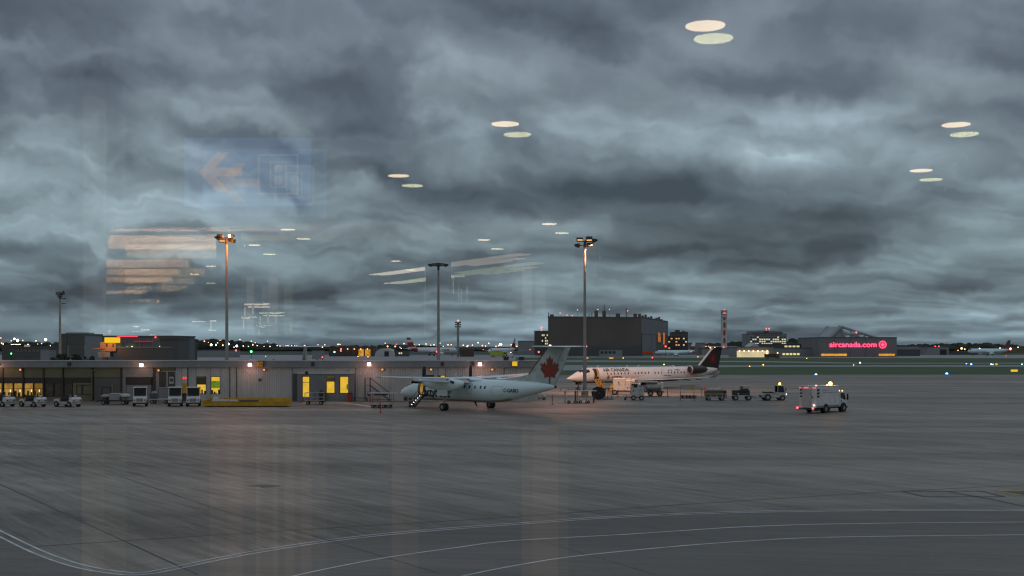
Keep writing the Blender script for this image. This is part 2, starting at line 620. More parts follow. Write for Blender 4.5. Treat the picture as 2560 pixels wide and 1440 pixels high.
c1 = [(-60, 1305), (0, 1337), (100, 1385), (200, 1419), (300, 1436), (360, 1437), (430, 1425), (600, 1390), (800, 1358), (1000, 1335), (1280, 1313), (1600, 1292), (2000, 1280), (2700, 1277)]
stripe('painted_line', c1, .10, m_linew, .050, .20)
stripe('painted_line', c1, .10, m_linew, .050, -.20)
stripe('painted_line', [(640, 1472), (750, 1440), (950, 1400), (1150, 1371), (1280, 1355), (1580, 1338), (1880, 1319), (2200, 1311), (2700, 1307)], .12, m_linew)
stripe('painted_line', [(1060, 1468), (1175, 1440), (1280, 1419), (1430, 1395), (1680, 1370), (1880, 1355), (2080, 1346), (2560, 1340), (2800, 1339)], .12, m_linew)
for pix, w in ((((-80, 1180), (20, 1222), (160, 1285), (310, 1355), (495, 1440)), .10), (((-40, 1378), (150, 1365), (700, 1330), (1280, 1295), (1455, 1282), (1730, 1262), (2255, 1230), (2620, 1212)), .09),
               (((300, 1192), (530, 1270), (740, 1330), (1100, 1437)), .08), (((1560, 1306), (1670, 1330), (1800, 1358)), .05), (((1350, 1355), (1470, 1390), (1640, 1440)), .05)):
    stripe('pavement_joint', pix, w, m_crack, .047)
stripe('painted_line', [(720, 1002), (840, 1006), (940, 1019), (1010, 1021)], .45, m_linew)
stripe('painted_line', [(1330, 1005), (1440, 1003), (1480, 1008), (1560, 1010), (1695, 1014)], .45, m_linew)
stripe('painted_line', [(1545, 996.5), (1700, 999), (1850, 1001), (1990, 1004)], .5, m_linew, dash=2)
stripe('red_painted_line', [(700, 1022), (800, 1020), (890, 1018)], .30, m_liner)
stripe('red_painted_line', [(-20, 1030), (40, 1026), (90, 1022)], .5, m_liner)
stripe('red_painted_line', [(770, 1034), (800, 1027), (860, 1022)], .18, m_liner)
for pix in (((2255, 1230), (2455, 1230)), ((2310, 1244), (2510, 1244)), ((2255, 1230), (2310, 1244)), ((2455, 1230), (2510, 1244)), ((2370, 1231), (2470, 1249), (2580, 1272))):
    stripe('pavement_joint', pix, .22, m_crack, .049)
sheet('dark_patch', [G(*p) for p in ((640, 1215), (680, 1214), (700, 1218), (655, 1222))], .049, m_patch)
sheet('dark_patch', [G(*p) for p in ((612, 1216), (660, 1213.5), (708, 1216), (662, 1221))], .0465, m_crack)
sheet('dark_patch', [G(*p) for p in ((185, 1297), (205, 1296), (222, 1305), (205, 1306))], .049, m_patch)
sheet('dark_patch', [G(*p) for p in ((2500, 1231), (2640, 1231), (2640, 1241), (2560, 1241))], .049, m_crack)
stripe('painted_line', [(2488, 1229.5), (2520, 1235), (2556, 1241.5)], .25, m_liney, .052)
stripe('painted_line', [(2488, 1229.5), (2640, 1229.5)], .2, m_liney, .052)

# ---------------------------------------------------------------- concourse building with corrugated siding
YF = 163.6
KX = YF / FPX


def fx(px): return (px - 1280) * KX
def fz(py): return EYE - (py - HZN) * KX


bld = thing('concourse_building', 'long low concourse with ribbed grey siding, dark roof fascia and yellow lit windows', 'building', (fx(600), YF, 0))
OX = fx(600)


def part(mb, name, mat, **kw):
    return mb.build(name, mat, bld, **kw)


def fbox(px0, px1, py0, py1, y0, y1):
    return (fx(px0) - OX, fx(px1) - OX, y0, y1, fz(py1), fz(py0))


RX1 = 1346
part(MB().box(*fbox(-420, RX1, 905, 1004, .32, 10.2)), 'wall', m_bldgd)
part(MB().box(*fbox(-420, RX1 + 4, 902.6, 904.2, -.35, 10.6)), 'roof', m_roof)
part(MB().box(*fbox(-420, RX1 + 4, 904.2, 918.5, -.28, .30)), 'fascia', m_fascia)
b = MB()
for i in range(int((RX1 + 420) / 3)):
    p = -420 + i * 3
    b.box(fx(p) - OX, fx(p + 1.2) - OX, -.32, -.29, fz(918), fz(905))
part(b, 'fascia_ribs', m_fascia, fix=False)['kind'] = 'stuff'
part(MB().box(*fbox(-420, RX1 + 4, 900.9, 902.6, -.40, .1)), 'coping', m_lgrey)


def siding(p0, p1, y0=918.5, y1=1003.5, mat=None, yy=0.0):
    x0, x1 = fx(p0) - OX, fx(p1) - OX
    n = max(1, round((x1 - x0) / .30))
    w = (x1 - x0) / n
    prof = []
    for i in range(n):
        a = x0 + i * w
        prof += [(a, .0), (a + w * .42, .0), (a + w * .52, .075), (a + w * .90, .075)]
    prof.append((x1, .0))
    z0, z1 = fz(y1), fz(y0)
    b = MB()
    vs = [(x, yy + y, z0) for x, y in prof] + [(x, yy + y, z1) for x, y in prof]
    m = len(prof)
    b.mesh(vs, [(i, i + 1, m + i + 1, m + i) for i in range(m - 1)])
    return part(b, 'siding_panel', mat or m_siding, fix=False)


for a, c in ((440, 455.5), (468.5, 491), (516, 526.5), (551, 575), (575.6, 592), (592.6, 660), (660.6, 731), (889, 975), (975.6, 1064), (1085, 1094.5), (1114, 1200), (1200.6, 1290), (1290.6, RX1)):
    siding(a, c)
siding(732, 888, 918.5, 934)


def panel(p0, p1, y0, y1, mat, yy=-.02, d=.3, name='wall_panel'):
    return part(MB().box(*fbox(p0, p1, y0, y1, yy, yy + d)), name, mat)


def window(p0, p1, y0, y1, mat, yy=0.0, bars=(), fr=.07, fmat=None):
    x0, x1, z0, z1 = fx(p0) - OX, fx(p1) - OX, fz(y1), fz(y0)
    f = MB()
    f.box(x0, x0 + fr, yy - .03, yy + .10, z0, z1).box(x1 - fr, x1, yy - .03, yy + .10, z0, z1)
    f.box(x0 + fr, x1 - fr, yy - .03, yy + .10, z0, z0 + fr).box(x0 + fr, x1 - fr, yy - .03, yy + .10, z1 - fr, z1)
    for q in bars:
        f.box(x0 + fr, x1 - fr, yy - .02, yy + .09, fz(q) - .03, fz(q) + .03)
    w = part(f, 'window', fmat or m_mull)
    MB().box(x0 + fr, x1 - fr, yy + .06, yy + .085, z0 + fr, z1 - fr).build('pane', mat, w)
    return w


# glazed bays at the left end
for q in (-140, -90, -42, 7, 58, 109, 157.5, 230.5):
    panel(q - 1.6, q + 1.6, 918.5, 1003, m_mull, -.10, .40, 'column')
for p0, p1 in ((-138, -92), (-88, -44), (-40, 5), (9, 56), (60, 107), (111, 156), (160, 229)):
    panel(p0, p1, 919, 944, m_olive, .02, .28, 'spandrel_panel')
    panel(p0, p1, 944.3, 957, m_mull, .08, .2, 'transom')
    panel(p0, p1, 992.3, 1003.4, m_olive, .0, .3, 'base_panel')
for p0, p1, mt in ((-138, -92, e_amberroom), (-88, -44, e_yel2), (-40, -18, e_amberroom), (-17.5, 5, e_amberroom), (9, 32, e_amberroom), (34, 56, e_amberroom), (60, 83, e_amberroom), (84.5, 107, e_yel2),
                   (111, 133, m_dglass), (134, 156, m_dglass), (160, 181, m_dglass)):
    window(p0, p1, 957.3, 992, mt, .06, (972,) if mt is not m_dglass else ())
panel(182, 229, 957.3, 992, m_olive, .04, .2)
window(191, 205, 962, 986, e_yel2, .0)
window(206, 229, 962, 986, e_yel2, .0)
rb = random.Random(21)
for p0, p1 in ((-136, -94), (-40, -19), (-16, 4), (10, 31), (35, 55), (61, 82), (86, 105)):
    x = p0
    while x < p1 - 3:
        w_ = rb.uniform(2.5, 6)
        panel(x, min(x + w_, p1), 991.5 - rb.uniform(5, 15), 991.6, rb.choice((m_brown, m_black, m_olive)), .115, .02, 'room_furniture')
        x += w_ + rb.uniform(1, 7)
    panel(x - 8, x - 6, 974, 980, E('bright_room_spot', (1, .75, .35), 1.6), .112, .02, 'bright_room_spot')  # bright spots added inside the lit bays
# shop-floor bays
panel(234, 301, 919, 943, m_olive, .0, .3, 'spandrel_panel')
panel(234, 301, 943.5, 1003, m_bldgd, .05, .25)
window(254, 277, 967, 989, e_yel2, .02)
panel(279, 283, 960, 990, m_olive, .0, .2, 'post')
panel(302, 305, 919, 1003, m_mull, -.06, .36, 'column')
panel(306, 382, 919, 943, m_siding2, .0, .3, 'spandrel_panel')
panel(306, 314, 943.4, 1003, m_siding2, .0, .3)
panel(314.5, 378, 944, 962, m_mull, .10, .2, 'door_head')
for a in (314.8, 336, 357):
    panel(a, a + 20.4, 962.4, 1002, m_siding2, .14, .15, 'roller_door')
panel(383, 388, 919, 1003, m_mull, -.04, .34, 'column')
panel(389, 439, 919, 927, m_olive, .0, .3, 'spandrel_panel')
panel(389, 395, 927.3, 1003, m_siding2, .0, .3)
window(396, 417.5, 927.5, 970, m_dglass, .0, fmat=m_lgrey)
window(418.5, 439.5, 927.5, 970, m_dglass, .0, fmat=m_lgrey)
panel(396, 439.5, 970.5, 1003, m_siding2, .02, .28)
panel(456, 468, 919, 983, m_wpanel, -.03, .33, 'pilaster_panel')
for k in (0, 1):
    panel(457 + k * 5.6, 461.4 + k * 5.6, 942.5, 948, E('red_display', (1, .07, .03), 1.1), -.07, .04, 'red_display')
panel(456.5, 467.5, 958, 983, m_yellow, -.10, .07, 'yellow_box')
for p0, p1, win in ((491.5, 515.5, 0), (527, 550.5, 1)):
    panel(p0, p1, 919, 940.5, m_wpanel, -.01, .3, 'window_panel')
    panel(p0, p1, 985.5, 1003, m_wpanel, -.01, .3, 'window_panel')
    if win:
        window(p0, p1, 941, 985, e_yel, .02)
        panel(528.6, 548.5, 952.5, 970, E('green_room_poster', (.25, .42, .04), .55, var=.5, scale=2), .04, .02, 'poster')
        for a, t in ((528.5, 975), (534, 979), (545, 974)):
            panel(a, a + 4, t, 984, m_black, .03, .02, 'chair_silhouette')
    else:
        window(p0, p1, 941, 985, e_yel, .02, (961,))
        panel(p0 + 1.4, p1 - 1.4, 942.5, 960.5, m_brown, .04, .02, 'blind')
        for a, t in ((497, 976), (503, 974), (510, 977)):
            panel(a, a + 4, t, 984, m_black, .03, .02, 'chair_silhouette')
for p0, p1, mt in ((1065, 1084, m_brown), (1095.5, 1113, e_yel)):
    panel(p0, p1, 919, 937.5, m_wpanel, -.01, .3, 'window_panel')
    window(p0, p1, 938, 984, mt, .02)
    panel(p0, p1, 984.5, 1003, m_wpanel, -.01, .3, 'window_panel')
panel(1096, 1102, 939.5, 952, m_brown, .04, .02, 'blind')
# vestibule standing in front of the siding
panel(731, 746, 934, 1002.5, m_bldgd, -.10, .4, 'recess_panel')
panel(747, 888, 930, 934.5, m_siding, -1.35, 1.6, 'vestibule_roof')
vy = -1.25
for p0, p1, y0, y1 in ((747, 759, 935, 1002.8), (778.6, 818.5, 935, 1002.8), (841, 852, 935, 1002.8), (875, 888, 935, 1002.8), (759.3, 778.3, 935, 940), (818.8, 840.7, 935, 940), (852.3, 874.7, 935, 940),
                       (818.8, 840.7, 983, 1002.8), (852.3, 874.7, 983, 1002.8), (759.3, 778.3, 993, 1002.8)):
    panel(p0, p1, y0, y1, m_siding2, vy, 1.2, 'vestibule_wall')
dr = window(759.5, 778, 940.3, 992.5, e_yel, vy + .06, (955.5,))
dr.name = 'lit_door'
window(819, 840.5, 940.3, 982.5, e_yel, vy + .06, (953,))
panel(820.5, 839, 942, 952.3, m_olive, vy + .09, .02, 'blind')
window(852.5, 874.5, 940.3, 982.5, e_yel, vy + .06)
panel(869.5, 872.3, 960, 973, m_brown, vy + .09, .02, 'room_furniture')
part(MB().ball((fx(771) - OX, vy - .2, fz(931)), .22, 8, 4), 'door_lamp', m_black, smooth=True)
for p, m in ((423.5, m_lgrey), (644.5, m_lgrey)):
    s = panel(p, p + 11, 942 if p < 600 else 940, 959, m, -.06, .05, 'notice_board')
    MB().box(*fbox(p + 1.5, p + 9.5, 946, 954, -.075, -.062)).build('print', m_letter, s)
for p in (574.9, 592.2, 470, 1260):
    part(MB().cyl((fx(p) - OX, -.06, .1), (fx(p) - OX, -.06, fz(919)), .05, n=6), 'downpipe', m_mull)
for p in (783, 176, 1183, 1106):
    part(MB().box(*fbox(p - 3.5, p + 3.5, 905.5, 914, -.62, -.34)), 'camera_box', m_dark)
part(MB().cyl((fx(231) - OX, -.2, .1), (fx(231) - OX, -.2, fz(926)), .09, n=8).cyl((fx(231) - OX, -.2, fz(926)), (fx(240) - OX, -.25, fz(925.5)), .09, n=8), 'downpipe', m_olive)

# things on the roof
for i, (p, h) in enumerate(((1265, .55), (1304, .50))):
    v_ = thing('roof_vent', ('small dark vent box on the concourse roof edge above the lit yellow gate sign', 'small dark vent box on the concourse roof edge beside the striped tail fin')[i], 'vent', (fx(p), YF + .9, fz(902.6)))
    MB().box(-.36, .36, -.3, .3, 0, h).build('vent_body', m_dark, v_)
    MB().box(-.40, .40, -.34, .34, h, h + .06).build('vent_cap', m_dark, v_)
gs = thing('goose_neck_pipe', 'white bent vent pipe on the roof beside the middle lamp mast', 'pipe', (fx(1106), YF + 3, fz(902.6)))
b = MB()
pp = [(-.45, 0, .35), (-.35, 0, .75), (0, 0, .75), (.28, 0, .5), (.45, 0, -.05)]
for i in range(4):
    b.cyl(pp[i], pp[i + 1], .08, n=8)
b.build('pipe', m_tent, gs, smooth=True)
gs.location.z += .05

# floodlights and small orange lamps along the fascia
FL = ((-1, 914, 'far end of the glazed bays', 0), (356.5, 913.5, 'above the roller doors', 0), (627, 912.5, 'beside the gate sign 34', 1), (924, 911.5, 'above the vestibule end', 1), (1200, 911.5, 'above the turboprop wing', 1))
for px, py, where, pk in FL:
    t = thing('wall_floodlight', 'glowing pinkish floodlight on the roof fascia ' + where, 'floodlight', (fx(px), YF - .42, fz(py)), 0, 'floodlights along the concourse fascia')
    MB().box(-.26, .26, -.12, .12, -.02, .30).build('housing', m_dark, t)
    MB().prism([(-.24, -.13, .26), (.24, -.13, .26), (.24, -.24, -.14), (-.24, -.24, -.14)], (0, .10, 0)).build('lamp', e_pink if pk else e_flood, t)
    MB().cyl((0, .12, .1), (0, .16, .1), .05).build('bracket', m_dark, t)
    point('flood_glow', (0, -1.6, -.4), (1.0, .50, .32) if not pk else (1.0, .47, .36), 60, .2, t)
for px, py, where in ((53, 924.5, 'over the lit amber bays'), (398, 926, 'beside the double dark window'), (661.5, 924.5, 'under the gate sign 34'), (956.5, 924, 'near the roof stair'), (1231, 924, 'under the lit yellow gate sign'), (1078, 924, 'over the brown blind window')):
    t = thing('wall_lamp', 'small dim orange lamp under the roof fascia ' + where, 'lamp', (fx(px), YF - .30, fz(py)), 0, 'small orange lamps under the fascia')
    MB().box(-.14, .14, 0, .26, -.12, .16).build('lamp_box', m_dark, t)
    MB().box(-.12, .12, -.05, -.005, -.10, .12).build('lamp_glass', e_orange, t)


def gate_sign(px0, px1, py0, py1, label, txt, face, ink):
    t = thing('gate_sign', label, 'sign', (fx((px0 + px1) / 2), YF - .72, fz(py1)), 0, 'gate number signs')
    w, h = (px1 - px0) * KX, (py1 - py0) * KX
    MB().box(-w / 2, w / 2, 0, .30, 0, h).build('sign_box', m_dark, t)
    MB().box(-w / 2 + .04, w / 2 - .04, -.03, -.004, .04, h - .04).build('sign_face', face, t)
    vs, fs = text_mesh(txt, h * .95, .95)
    cx = sum(v.x for v in vs) / len(vs)
    cy = sum(v.y for v in vs) / len(vs)
    b = MB().mesh([(v.x - cx, -.036, v.y - cy + h / 2) for v in vs], fs)
    b.build('number', ink, t, fix=False)
    MB().cyl((0, .30, h / 2), (0, .42, h / 2), .05, n=6).build('bracket', m_dark, t)


gate_sign(644, 661, 903.5, 917, 'unlit yellow gate sign 34 on the roof fascia beside a floodlight', '34', m_yellow, m_black)
gate_sign(1280, 1294, 903, 915.5, 'glowing yellow gate sign on the fascia by the tail fin', '33', e_ysign, E('dim_sign_number', (.75, .33, .02), .55))

# ---------------------------------------------------------------- lamp masts
def mast(px, py_top, D, label, wid, heads, lit, bare=False, r_top=None, hs=.70):
    heads = [(hx * hs, hy * hs, hz * hs, yaw, tilt, on) for hx, hy, hz, yaw, tilt, on in heads]
    top = P(px, py_top, D)
    t = thing('lamp_mast', label, 'lamp mast', (top.x, D, 0), 0, 'tall lamp masts of the apron')
    r0 = wid / 2
    H = top.z
    MB().cyl((0, 0, 0), (0, 0, H - .9), r0 * 1.15, r_top or r0 * .62, 16).build('pole', m_conc, t, smooth=True)
    MB().cyl((0, 0, H - .9), (0, 0, H + .1), (r_top or r0 * .62) * 1.25, n=10).build('collar', m_dark, t)
    cross = MB()
    for hx, hy, hz, yaw, tilt, on in heads:
        cross.cyl((0, 0, H + hz * .6 - .2), (hx, hy, H + hz), .07, n=6)
    cross.build('crossarm', m_dark, t)
    for hx, hy, hz, yaw, tilt, on in heads:
        M4 = Matrix.Translation((hx, hy, H + hz)) @ Matrix.Rotation(R(yaw), 4, 'Z') @ Matrix.Rotation(R(tilt), 4, 'X') @ Matrix.Scale(hs * 1.08, 4)
        h = MB()
        rings = []
        for yv, wx, hzv in ((-.35, .62, .40), (.05, .60, .36), (.5, .34, .24), (.7, .12, .1)):
            rings.append([M4 @ Vector(q) for q in ((-wx, yv, -hzv), (wx, yv, -hzv), (wx, yv, hzv), (-wx, yv, hzv))])
        h.loft(rings)
        hd = h.build('lamp_head', m_dark, t)
        g = MB().box(-.50, .50, -.41, -.37, -.26, -.02 if on == 1 else .24, M4)
        g.build('reflector', e_sodium if on == 2 else (e_sodium2 if on == 1 else m_dglass), hd)
    return t, H


t, H = mast(567, 596, 176, 'lit orange lamp mast behind the concourse roof', .50,
            [(-1.9, .1, .1, 100, 12, 0), (-1.3, -.4, .5, 150, 8, 0), (-.9, -.5, -.55, 20, -10, 1), (1.0, -.3, .45, -60, 2, 2), (1.15, .2, -.5, 70, 10, 0), (.4, .5, .0, 180, 10, 0)], True)
point('mast_glow', (1.5, -1.7, H - .6), (1.0, .30, .06), 1700, .25, t)
t, H = mast(1096, 664, 231, 'unlit grey lamp mast behind the concourse roof', .60,
            [(-2.2, 0, .1, 90, 10, 0), (-1.1, -.3, .15, 10, -8, 0), (0, -.4, .25, 0, -8, 0), (1.1, -.3, .15, -10, -8, 0), (2.1, 0, .1, -90, 10, 0)], False)
t, H = mast(1462, 604, 178, 'lamp mast standing on the apron between the two parked aircraft', .50,
            [(-1.15, -.2, .35, 12, -12, 1), (-1.5, 0, -.85, 90, 8, 0), (.9, .2, .75, 170, 8, 0), (1.0, -.3, .3, -14, -12, 1), (2.0, 0, .2, -90, 10, 0), (1.0, -.2, -.65, 160, 10, 0)], True)
MB().cyl((0, 0, 0), (0, 0, .9), .55, .50, 12).build('base', m_grey, t)
point('mast_glow', (.2, -1.2, H - 1.4), (1.0, .40, .16), 40, .3, t)
point('mast_spot', (.8, -.6, H - .6), (1.0, .47, .24), 52000, .5, t, 84, (9, 20, 0))
point('mast_spot', (-.8, -.6, H - .6), (1.0, .38, .17), 6500, .8, t, 78, (-13, -18, 0))
t, H = mast(150, 735, 240, 'dark mast with a small cluster of lamps beyond the glazed bays', .55,
            [(-.35, -.2, .1, 0, -8, 0), (.1, -.3, -.6, 20, -8, 0), (.9, 0, .2, -80, 80, 0)], False)
MB().box(.3, 1.2, -.08, .08, H - 1.0, H - .85).build('side_arm', m_dark, t)
MB().box(.3, 1.2, -.08, .08, H - 1.95, H - 1.8).build('side_arm', m_dark, t)
t, H = mast(1145, 806, 850, 'distant concrete mast with stacked floodlights and a red lamp on top', 1.6,
            [(-1.6, -.5, 0, 20, -8, 0), (-1.6, -.5, -1.6, 20, -8, 0), (-1.6, -.5, -3.2, 20, -8, 0), (1.6, -.5, 0, -20, -8, 0), (1.6, -.5, -1.6, -20, -8, 0), (1.6, -.5, -3.2, -20, -8, 0)], False, r_top=.8, hs=1.0)
MB().ball((0, 0, H + 1.3), .55, 6, 4).build('red_lamp', E('mast_red_lamp', (1, .2, .15), 3.0), t)
MB().cyl((0, 0, H), (0, 0, H + 1.1), .12, n=6).build('lamp_stem', m_dark, t)

# ---------------------------------------------------------------- the lounge behind the camera and its window
WY = 1.5


def glass(name, tint):
    m = bpy.data.materials.new(name)
    m.use_nodes = True
    t = m.node_tree
    t.nodes.clear()
    N = NT(t)
    tr = N.n('ShaderNodeBsdfTransparent')
    gl = N.n('ShaderNodeBsdfGlossy')
    gl.inputs['Color'].default_value = (*tint, 1)
    gl.inputs['Roughness'].default_value = 0.0
    a = N.n('ShaderNodeAddShader')
    t.links.new(tr.outputs[0], a.inputs[0])
    t.links.new(gl.outputs[0], a.inputs[1])
    o = N.n('ShaderNodeOutputMaterial')
    t.links.new(a.outputs[0], o.inputs[0])
    return m


m_clear = bpy.data.materials.new('clear_glass')
m_clear.use_nodes = True
m_clear.node_tree.nodes.clear()
_n = NT(m_clear.node_tree)
_t, _o = _n.n('ShaderNodeBsdfTransparent'), _n.n('ShaderNodeOutputMaterial')
m_clear.node_tree.links.new(_t.outputs[0], _o.inputs[0])
g_in = glass('inner_glass', (.082, .078, .072))
g_out = glass('outer_glass', (.050, .060, .046))
LITES = ((-4000, 136, 800), (136, 166, 722), (166, 222, 822), (222, 540, 838), (540, 602, 583), (602, 1064, 838), (1064, 1128, 650), (1128, 1437, 785), (1437, 1497, 590), (1497, 6500, 768))
for m, yy, yaw, pit in ((g_in, WY, 0, 0), (g_out, WY + .075, -.0059, -.0037)):
    s = yy / FPX
    for p0, p1, bot in LITES:
        b = MB()
        x0, x1, z0, z1 = (p0 - 1280) * s, (p1 - 1280) * s - .00001, (HZN - bot) * s, 2.30
        vs = [(x0, 0, z0), (x1, 0, z0), (x1, .008, z0), (x0, .008, z0), (x0, 0, z1), (x1, 0, z1), (x1, .008, z1), (x0, .008, z1)]
        b.mesh(vs, ((0, 1, 5, 4),), 0).mesh(vs, ((3, 2, 1, 0), (4, 5, 6, 7), (1, 2, 6, 5), (2, 3, 7, 6), (3, 0, 4, 7)), 1)
        o = tag(b.build('window_pane', [m, m_clear], fix=False), kind='structure')
        o.location = (0, yy, EYE)
        o.rotation_euler = (pit, 0, yaw)
for m, yy, yaw, pit in ((g_in, WY, 0, 0), (g_out, WY + .075, -.0059, -.0037)):
    s = yy / FPX                     # the low row of glass in front of the lounge
    b = MB()
    x0, x1, z0, z1 = (-4000 - 1280) * s, (6500 - 1280) * s, (HZN - 1700) * s, (HZN - 1062) * s
    vs = [(x0, 0, z0), (x1, 0, z0), (x1, .008, z0), (x0, .008, z0), (x0, 0, z1), (x1, 0, z1), (x1, .008, z1), (x0, .008, z1)]
    b.mesh(vs, ((0, 1, 5, 4),), 0).mesh(vs, ((3, 2, 1, 0), (4, 5, 6, 7), (1, 2, 6, 5), (2, 3, 7, 6), (3, 0, 4, 7)), 1)
    o = tag(b.build('window_pane', [m, m_clear], fix=False), kind='structure')
    o.location = (0, yy, EYE)
    o.rotation_euler = (pit, 0, yaw)
CEIL = 2.32
m_ceil = M('lounge_ceiling', (.42, .41, .39), .9, var=.05)
m_lwall = M('lounge_wall', (.20, .19, .18), .8, var=.1)
m_lfloor = M('lounge_carpet', (.05, .05, .055), .9, var=.3)
LZ0, LZ1 = EYE - 1.6, EYE + CEIL
tag(MB().box(-20, 20, -70, 1.62, LZ1, LZ1 + .3).build('lounge_ceiling', m_ceil), kind='structure')
tag(MB().box(-20, 20, -70, 1.45, LZ0 - .3, LZ0).build('lounge_floor', m_lfloor), kind='structure')
tag(MB().box(-20, 20, -70.3, -70, LZ0, LZ1).build('lounge_wall', m_lwall), kind='structure')
tag(MB().box(-20.3, -20, -70, 1.62, LZ0 - .3, LZ1).build('lounge_wall', m_lwall), kind='structure')
tag(MB().box(20, 20.3, -70, 1.62, LZ0 - .3, LZ1).build('lounge_wall', m_lwall), kind='structure')
tag(MB().box(-20, 20, 1.46, 1.6, LZ0 - .3, LZ0 + .9).build('lounge_wall', m_lwall), kind='structure')


def mirror(px, py, D):
    """place in the lounge whose mirror image in the pane stands at this pixel, D metres off"""
    p = P(px, py, D)
    return Vector((p.x, 2 * WY - D, p.z))


e_down = E('downlight_diffuser', (1.0, .80, .56), 8.5, True)
first = None
for px, py, k in ((1763, 62, 1), (1263, 308, 1), (996, 438, 1), (2390, 310, 1), (2303, 425, .55), (720, 573, 1), (1373, 559, 1), (635, 612, 1), (1210, 599, .6), (528, 665, 1), (487, 685, 1), (990, 652, .6)):
    D = CEIL * FPX / (HZN - py)
    p = mirror(px, py, D)
    if first is None:
        first = thing('ceiling_downlight', 'round warm ceiling downlight of the lounge, mirrored in the window as a pale ellipse', 'downlight', (p.x, p.y, LZ1), 0, 'lounge downlights mirrored in the glass')
        MB().cyl((0, 0, -.012), (0, 0, -.002), .142, n=32).build('diffuser', e_down, first)
        b = MB()
        for i in range(32):
            a0, a1 = 2 * math.pi * i / 32, 2 * math.pi * (i + 1) / 32
            b.face([(r * math.cos(a), r * math.sin(a), z) for r, a, z in ((.144, a0, -.006), (.165, a0, -.004), (.165, a1, -.004), (.144, a1, -.006))])
        b.build('trim', m_lgrey, first)
    else:
        c = copy_tree(first)
        c.location = (p.x, p.y, LZ1)
# wayfinding sign hanging from the lounge ceiling
p = mirror(619, 430, 9.0)
sg = thing('wayfinding_sign', 'hanging blue wayfinding sign with an orange arrow and lift symbol, mirrored faintly in the window', 'sign', (p.x, p.y, p.z))
MB().box(-.49, .49, -.10, -.01, -.27, .27).build('sign_box', M('sign_blue', (.02, .05, .13), .5), sg)
e_sb = E('sign_blue_glow', (.10, .20, .46), 1.6)
MB().box(-.48, .48, -.01, 0, -.26, .26).build('sign_face', e_sb, sg)
e_so = E('sign_arrow_glow', (1.0, .50, .32), 1.2)
e_sw = E('sign_symbol_glow', (.75, .72, .80), 1.0)
b = MB()
for pts in ([(-.37, 0), (-.27, .0), (-.14, .15), (-.23, .15)], [(-.37, 0), (-.23, -.15), (-.14, -.15), (-.27, 0)], [(-.27, .033), (-.04, .033), (-.04, -.033), (-.27, -.033)]):
    b.face([(x, .004, z) for x, z in pts])
b.build('arrow', e_so, sg, fix=False)
b = MB()


def ring(b, x0, x1, z0, z1, w, y):
    for a in ((x0, x1, z0, z0 + w), (x0, x1, z1 - w, z1), (x0, x0 + w, z0 + w, z1 - w), (x1 - w, x1, z0 + w, z1 - w)):
        b.face([(a[0], y, a[2]), (a[1], y, a[2]), (a[1], y, a[3]), (a[0], y, a[3])])


ring(b, .08, .385, -.17, .135, .012, .004)
ring(b, .17, .295, -.12, .08, .010, .004)
for zz in (.025, -.065):
    b.face([(.232 + .035 * math.cos(i * .5236), .004, zz + .035 * math.sin(i * .5236)) for i in range(12)])
b.build('lift_symbol', e_sw, sg, fix=False)
MB().cyl((-.4, -.05, .27), (-.4, -.05, LZ1 - p.z), .01, n=6).cyl((.4, -.05, .27), (.4, -.05, LZ1 - p.z), .01, n=6).build('hanger', m_dark, sg)
# glowing panels added on the lounge floor to make faint bands in the glass
e_tot = E('warm_panel_glow', (1.0, .80, .52), .17)
e_tot2 = E('pink_panel_glow', (1.0, .66, .52), .15)
for i, (x0, x1, y0, D, m) in enumerate(((205, 250, 1030, 5.6, e_tot), (525, 602, 1022, 7.2, e_tot2), (640, 690, 1000, 6.6, e_tot), (700, 775, 1040, 7.4, e_tot2), (1305, 1395, 1046, 7.0, e_tot2), (980, 1010, 1050, 7.6, e_tot2))):
    a, c = mirror(x0, 1000, D), mirror(x1, y0, D)
    t = thing('glow_panel', 'added glowing panel standing on the lounge floor, mirrored as a faint warm band', 'panel', (a.x, a.y, LZ0), 0, 'added glow panels mirrored in the low glass')
    MB().box(0, c.x - a.x, -.06, 0, .05, c.z - LZ0).build('glow_face', m, t)
    MB().box(-.03, c.x - a.x + .03, -.10, -.062, 0, c.z - LZ0 + .02).build('frame', m_dark, t)
# small gate sign deeper in the lounge (reads mirrored in the glass)
p = mirror(262, 829, 12.0)
sg = thing('gate_direction_sign', 'small lit lounge sign 30 with an up arrow, mirrored in the window', 'sign', (p.x, p.y, p.z))
MB().box(-.09, .09, -.05, -.01, -.05, .05).build('sign_box', m_black, sg)
vs, fs = text_mesh('30', .055)
MB().mesh([(-v.x + .005, -.004, v.y - .02) for v in vs], fs).build('number', E('sign_white', (1, .95, .9), 2.2), sg, fix=False)
MB().face([(.045, -.004, .025), (.02, -.004, -.002), (.07, -.004, -.002)]).face([(.035, -.004, -.002), (.055, -.004, -.002), (.055, -.004, -.022), (.035, -.004, -.022)]).build('arrow', E('sign_orange', (1, .5, .2), 2.5), sg, fix=False)
